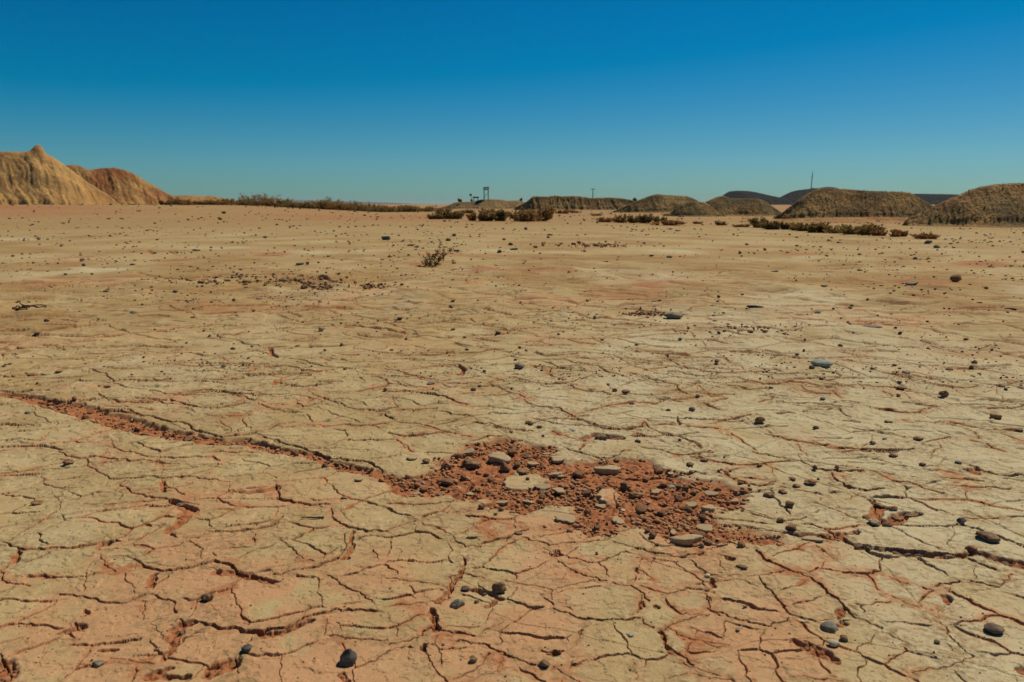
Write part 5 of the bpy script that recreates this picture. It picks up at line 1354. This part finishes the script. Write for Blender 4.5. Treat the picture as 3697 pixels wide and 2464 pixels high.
# ------------------------------------------------------------------ thin things on the ground
def wire_loop():
    gx, gy = on_ground(*tp('F', 205, 147)); z = float(gz(gx, gy))
    k = math.hypot(gx, gy) / FPX * .527
    m, t, b = nt('rusty_wire'); b.inputs['Base Color'].default_value = (.045, .028, .018, 1); b.inputs['Metallic'].default_value = .4
    n_ = noise(t, 60, 3, .6, coords(t)); t.links.new(mix(t, n_, (.03, .02, .014), (.11, .05, .025)), b.inputs['Base Color'])
    r = np.random.default_rng(9)
    A = 86 * k; B = .25
    P = []
    for i in range(60):
        a = -2.9 + i / 59 * 6.1
        P.append((A * math.cos(a) * (1 + .03 * math.sin(3 * a)), B * math.sin(a), .012 + .012 * math.sin(a * 2) + .01))
    for i in range(26):
        a = 3.2 + i * .55
        P.append((-A * .55 + .05 * math.cos(a) + .003 * i, .05 * math.sin(a) + .02, .015 + .0016 * i))
    P += [(-A * .5, .04, .07), (-A * .52, .05, .095), (-A * .66, .05, .105)]
    ca, sa = math.cos(math.atan2(gx, gy)), math.sin(math.atan2(gx, gy)); P = [(x * ca + y * sa, y * ca - x * sa, q) for x, y, q in P]
    V, F = tube_verts(P, .0062, 6)
    V = np.array(V); V[:, 2] += gz(V[:, 0] + gx, V[:, 1] + gy) - z + .022
    o = link('wire_loop', mesh_np('wire_loop', V, np.array(F), m)); o.location = (gx, gy, z)
    tag(o, 'loop of thin rusty wire with a tangled end, lying on the flat', 'wire')
wire_loop()
def twig():
    a = on_ground(*tp('A', 1530, 742)); b = on_ground(*tp('A', 1645, 735))
    P = [(a[0] + (b[0] - a[0]) * q, a[1] + (b[1] - a[1]) * q + .006 * math.sin(q * 7), 0) for q in np.linspace(0, 1, 12)]
    P = [(x, y, float(gz(x, y)) + .006) for x, y, _ in P]
    V, F = tube_verts(P, list(np.linspace(.002, .0045, 12)), 6)
    o = link('twig', mesh_np('twig', V, np.array(F), M['stem'])); tag(o, 'thin dry twig lying on a plate beside a flat green-grey pebble', 'twig')
twig()

# ------------------------------------------------------------------ structures on the horizon
def box(sx, sy, sz, c=(0, 0, 0)):
    V = [(c[0] + x * sx / 2, c[1] + y * sy / 2, c[2] + z * sz / 2) for x in (-1, 1) for y in (-1, 1) for z in (-1, 1)]
    F = [[0, 1, 3, 2], [4, 6, 7, 5], [0, 4, 5, 1], [2, 3, 7, 6], [0, 2, 6, 4], [1, 5, 7, 3]]
    return V, F
def wood(name, a, b_):
    m, t, b = nt(name); o = coords(t)
    t.links.new(mix(t, noise(t, 4, 4, .6, o), a, b_), b.inputs['Base Color']); return m
M['wood'] = wood('weathered_wood', (.075, .06, .045), (.14, .11, .075))
M['thatch'] = wood('dark_thatch', (.06, .05, .03), (.12, .10, .055))
M['steel'] = wood('weathered_steel', (.10, .11, .115), (.17, .17, .165))
def part(name, geo, mat, root):
    V, F = join(geo if isinstance(geo, list) else [geo]); return link(name, mesh_np(name, V, F, M[mat], False), root)
def on_bank(t, x, y, Y):
    px, py = tp(t, x, y); a = at_depth(px, py, Y); return a[0], Y, a[1]
Yt = 205
k = Yt / FPX * .527
x, y, z = on_bank('L', 978, 233, Yt)
tw = empty('watchtower', (x, y, z)); tag(tw, 'small wooden watchtower on tall legs, alone against the sky on the earth bank', 'tower')
Ht = 84 * k; hw_ = 14.5 * k
for sx in (-1, 1):
    for sy in (-.55, .55):
        part('leg', tube_verts([(sx * hw_, sy * 1.2, -.4), (sx * hw_ * .93, sy * 1.2, Ht * .45), (sx * hw_ * 1.02, sy * 1.2, Ht * .93)], [.11, .10, .09], 6), 'wood', tw)
part('platform', box(hw_ * 2.4, 1.9, .16, (0, 0, Ht * .80)), 'wood', tw)
part('rail', [box(hw_ * 2.4, .08, .12, (0, -.9, Ht * .88)), box(hw_ * 2.4, .08, .12, (0, .9, Ht * .88)), box(.08, 1.9, .12, (-hw_ * 1.15, 0, Ht * .885)), box(.08, 1.9, .12, (hw_ * 1.15, 0, Ht * .885))], 'wood', tw)
part('brace', tube_verts([(-hw_, -.66, Ht * .2), (hw_, -.66, Ht * .55)], .05, 5), 'wood', tw)
part('roof', [([(-hw_ * 1.35, -1.2, Ht * .94), (hw_ * 1.5, -1.2, Ht * .955), (hw_ * 1.5, 1.2, Ht * .955), (-hw_ * 1.35, 1.2, Ht * .94), (-hw_ * 1.1, -.9, Ht * 1.01), (hw_ * 1.25, -.9, Ht * 1.045), (hw_ * 1.25, .9, Ht * 1.045), (-hw_ * 1.1, .9, Ht * 1.01)],
     [[3, 2, 1, 0], [4, 5, 6, 7], [0, 1, 5, 4], [1, 2, 6, 5], [2, 3, 7, 6], [3, 0, 4, 7]])], 'thatch', tw)
x, y, z = on_bank('L', 875, 250, Yt)
po = empty('lookout_post', (x, y, z)); tag(po, 'thin post with a small box on top and a drum at its foot', 'post')
part('pole', tube_verts([(.1, 0, -.3), (0, 0, 2.0), (-.12, 0, 48 * k)], .055, 6), 'wood', po)
part('box', box(.55, .5, .52, (-.12, 0, 50 * k)), 'thatch', po)
part('drum', tube_verts([(.12, 0, -.2), (.12, 0, .05), (.12, 0, .75), (.12, 0, .85)], [.01, .28, .28, .01], 12), 'wood', po)
x, y, z = on_bank('L', 907, 242, Yt + 1)
sh = empty('shelter', (x, y, z)); tag(sh, 'low open shelter with a flat roof on short legs, between post and watchtower', 'shelter')
part('roof', box(40 * k, 1.5, .34, (0, 0, 26 * k)), 'thatch', sh)
for sx in (-1, 1):
    for sy in (-.6, .6): part('leg', tube_verts([(sx * 13 * k, sy, -.4), (sx * 13 * k, sy, 25 * k)], .06, 5), 'wood', sh)
def pole(t, x0, y0, y1, Y, r, label, cross=False):
    x, y, z = on_bank(t, x0, y0, Y); h = (y0 - y1) * TILE[t][2] * Y / FPX
    o = empty('utility_pole', (x, y, z)); tag(o, label, 'pole')
    part('post', tube_verts([(0, 0, -1), (0, 0, h * .5), (.0, 0, h)], [r, r * .85, r * .7], 8), 'wood', o)
    if cross: part('crossarm', box(1.1, .1, .1, (0, 0, h * .92)), 'wood', o)
pole('L', 1708, 218, 156, 172, .10, 'single thin utility pole standing behind the long banded ridge', True)
def little(t, x, y, w, h, Y, label):
    bush_px(t, x, y, w, h, 'green_leaf', label, Y=Y, parts=False)
for t, x, y, w, h, Y, lb in (('L', 797, 246, 22, 26, 203, 'small dark shrub on the earth bank left of the post with a box'),
                             ('L', 1215, 240, 22, 22, 205, 'small dark shrub on the earth bank right of the watchtower'),
                             ('L', 1998, 240, 26, 22, 168, 'small dark shrub at the right end of the banded ridge')):
    px, py = tp(t, x, y); gx, zz = at_depth(px, py, Y); kk = Y / FPX * TILE[t][2]
    o = bush(gx, Y, w * kk, h * kk, 'green_leaf', lb, parts=False, name='shrub', cat='shrub'); o.location.z = zz
def mast():
    Y = 1650; x, y, z = on_bank('M', 866, 200, Y); kk = Y / FPX * TILE['M'][2]
    h = 124 * kk; w = 1.15
    o = empty('radio_mast', (x, y, z)); tag(o, 'tall thin lattice mast on the dark rounded far hill', 'mast')
    g = []
    for i in range(3):
        a = 2.09 * i
        g.append(tube_verts([(w * math.cos(a), w * math.sin(a), -6), (w * .55 * math.cos(a) + h * .03, w * .55 * math.sin(a), h * .82)], .28, 4))
    part('legs', g, 'steel', o)
    g = []
    for q in np.linspace(0, .8, 14):
        for i in range(3):
            a, b = 2.09 * i, 2.09 * (i + 1); s = w * (1 - .45 * q / .82); s2 = w * (1 - .45 * (q + .05) / .82)
            g.append(tube_verts([(s * math.cos(a) + h * .03 * q, s * math.sin(a), h * q), (s2 * math.cos(b) + h * .03 * q, s2 * math.sin(b), h * (q + .055))], .13, 3))
    part('lattice', g, 'steel', o)
    part('antenna', tube_verts([(h * .03, 0, h * .8), (h * .033, 0, h)], .42, 6), 'steel', o)
    part('collar', tube_verts([(h * .025, 0, h * .66), (h * .025, 0, h * .665), (h * .025, 0, h * .69), (h * .025, 0, h * .695)], [.1, 1.7, 1.7, .1], 10), 'steel', o)
mast()

# ------------------------------------------------------------------ thin desert haze
hz = bpy.data.materials.new('dust_haze'); hz.use_nodes = True
t = hz.node_tree; t.nodes.clear(); out = t.nodes.new('ShaderNodeOutputMaterial'); pv = t.nodes.new('ShaderNodeVolumePrincipled')
pv.inputs['Color'].default_value = (.80, .86, .92, 1); pv.inputs['Density'].default_value = 2e-5; pv.inputs['Anisotropy'].default_value = .1
t.links.new(pv.outputs[0], out.inputs['Volume'])
V, F = box(60000, 60000, 94, (0, 0, 94 / 2 - 4))
o = link('haze', mesh_np('haze', V, np.array(F), hz, False)); tag(o, 'thin dusty air over the whole flat, paling the farthest hills', 'haze', kind='stuff')
# ------------------------------------------------------------------ light
SUN_AZ, SUN_EL = math.radians(46), math.radians(54)
sd_ = Vector((math.cos(SUN_EL) * math.sin(SUN_AZ), math.cos(SUN_EL) * math.cos(SUN_AZ), math.sin(SUN_EL)))
sl = bpy.data.lights.new('sun', 'SUN'); sl.energy = 4.1; sl.angle = math.radians(.5); sl.color = (1, .935, .79)
so = bpy.data.objects.new('sun', sl); COL.objects.link(so); so.rotation_euler = (-sd_).to_track_quat('-Z', 'Y').to_euler(); so.location = (20, 20, 40)
w = bpy.data.worlds.new('World'); scene.world = w; w.use_nodes = True
t = w.node_tree; t.nodes.clear()
out = t.nodes.new('ShaderNodeOutputWorld'); bg = t.nodes.new('ShaderNodeBackground'); sk = t.nodes.new('ShaderNodeTexSky')
sk.sky_type = 'NISHITA'; sk.sun_disc = False; sk.sun_elevation = SUN_EL; sk.sun_rotation = SUN_AZ
sk.altitude = 600; sk.air_density = 1.0; sk.dust_density = .5; sk.ozone_density = 3.5
hs = t.nodes.new('ShaderNodeHueSaturation'); hs.inputs['Saturation'].default_value = 1.35; hs.inputs['Hue'].default_value = .5; hs.inputs['Value'].default_value = 1.0
t.links.new(sk.outputs[0], hs.inputs['Color']); spc = t.nodes.new('ShaderNodeSeparateColor'); t.links.new(hs.outputs[0], spc.inputs[0]); cmb = t.nodes.new('ShaderNodeCombineColor')
t.links.new(math_(t, 'MAXIMUM', math_(t, 'SUBTRACT', math_(t, 'MULTIPLY', spc.outputs[0], .54), .95), 0.0), cmb.inputs[0])
t.links.new(math_(t, 'MULTIPLY', spc.outputs[1], .75), cmb.inputs[1]); t.links.new(math_(t, 'MULTIPLY', spc.outputs[2], .905), cmb.inputs[2])
t.links.new(cmb.outputs[0], bg.inputs[0]); t.links.new(bg.outputs[0], out.inputs[0])
bg.inputs[1].default_value = .065
vs = scene.view_settings
vs.view_transform = 'Standard'; vs.look = 'None'; vs.exposure = 0; vs.gamma = 1; vs.use_curve_mapping = False
scene.cycles.max_bounces = 5; scene.cycles.diffuse_bounces = 1
print('done', round(time.time() - T0, 1))
_seen = {}
for o in bpy.data.objects:
    if o.parent is None and 'label' in o:
        if len(o['label'].split()) > 16: print('LONG', o.name, o['label'])
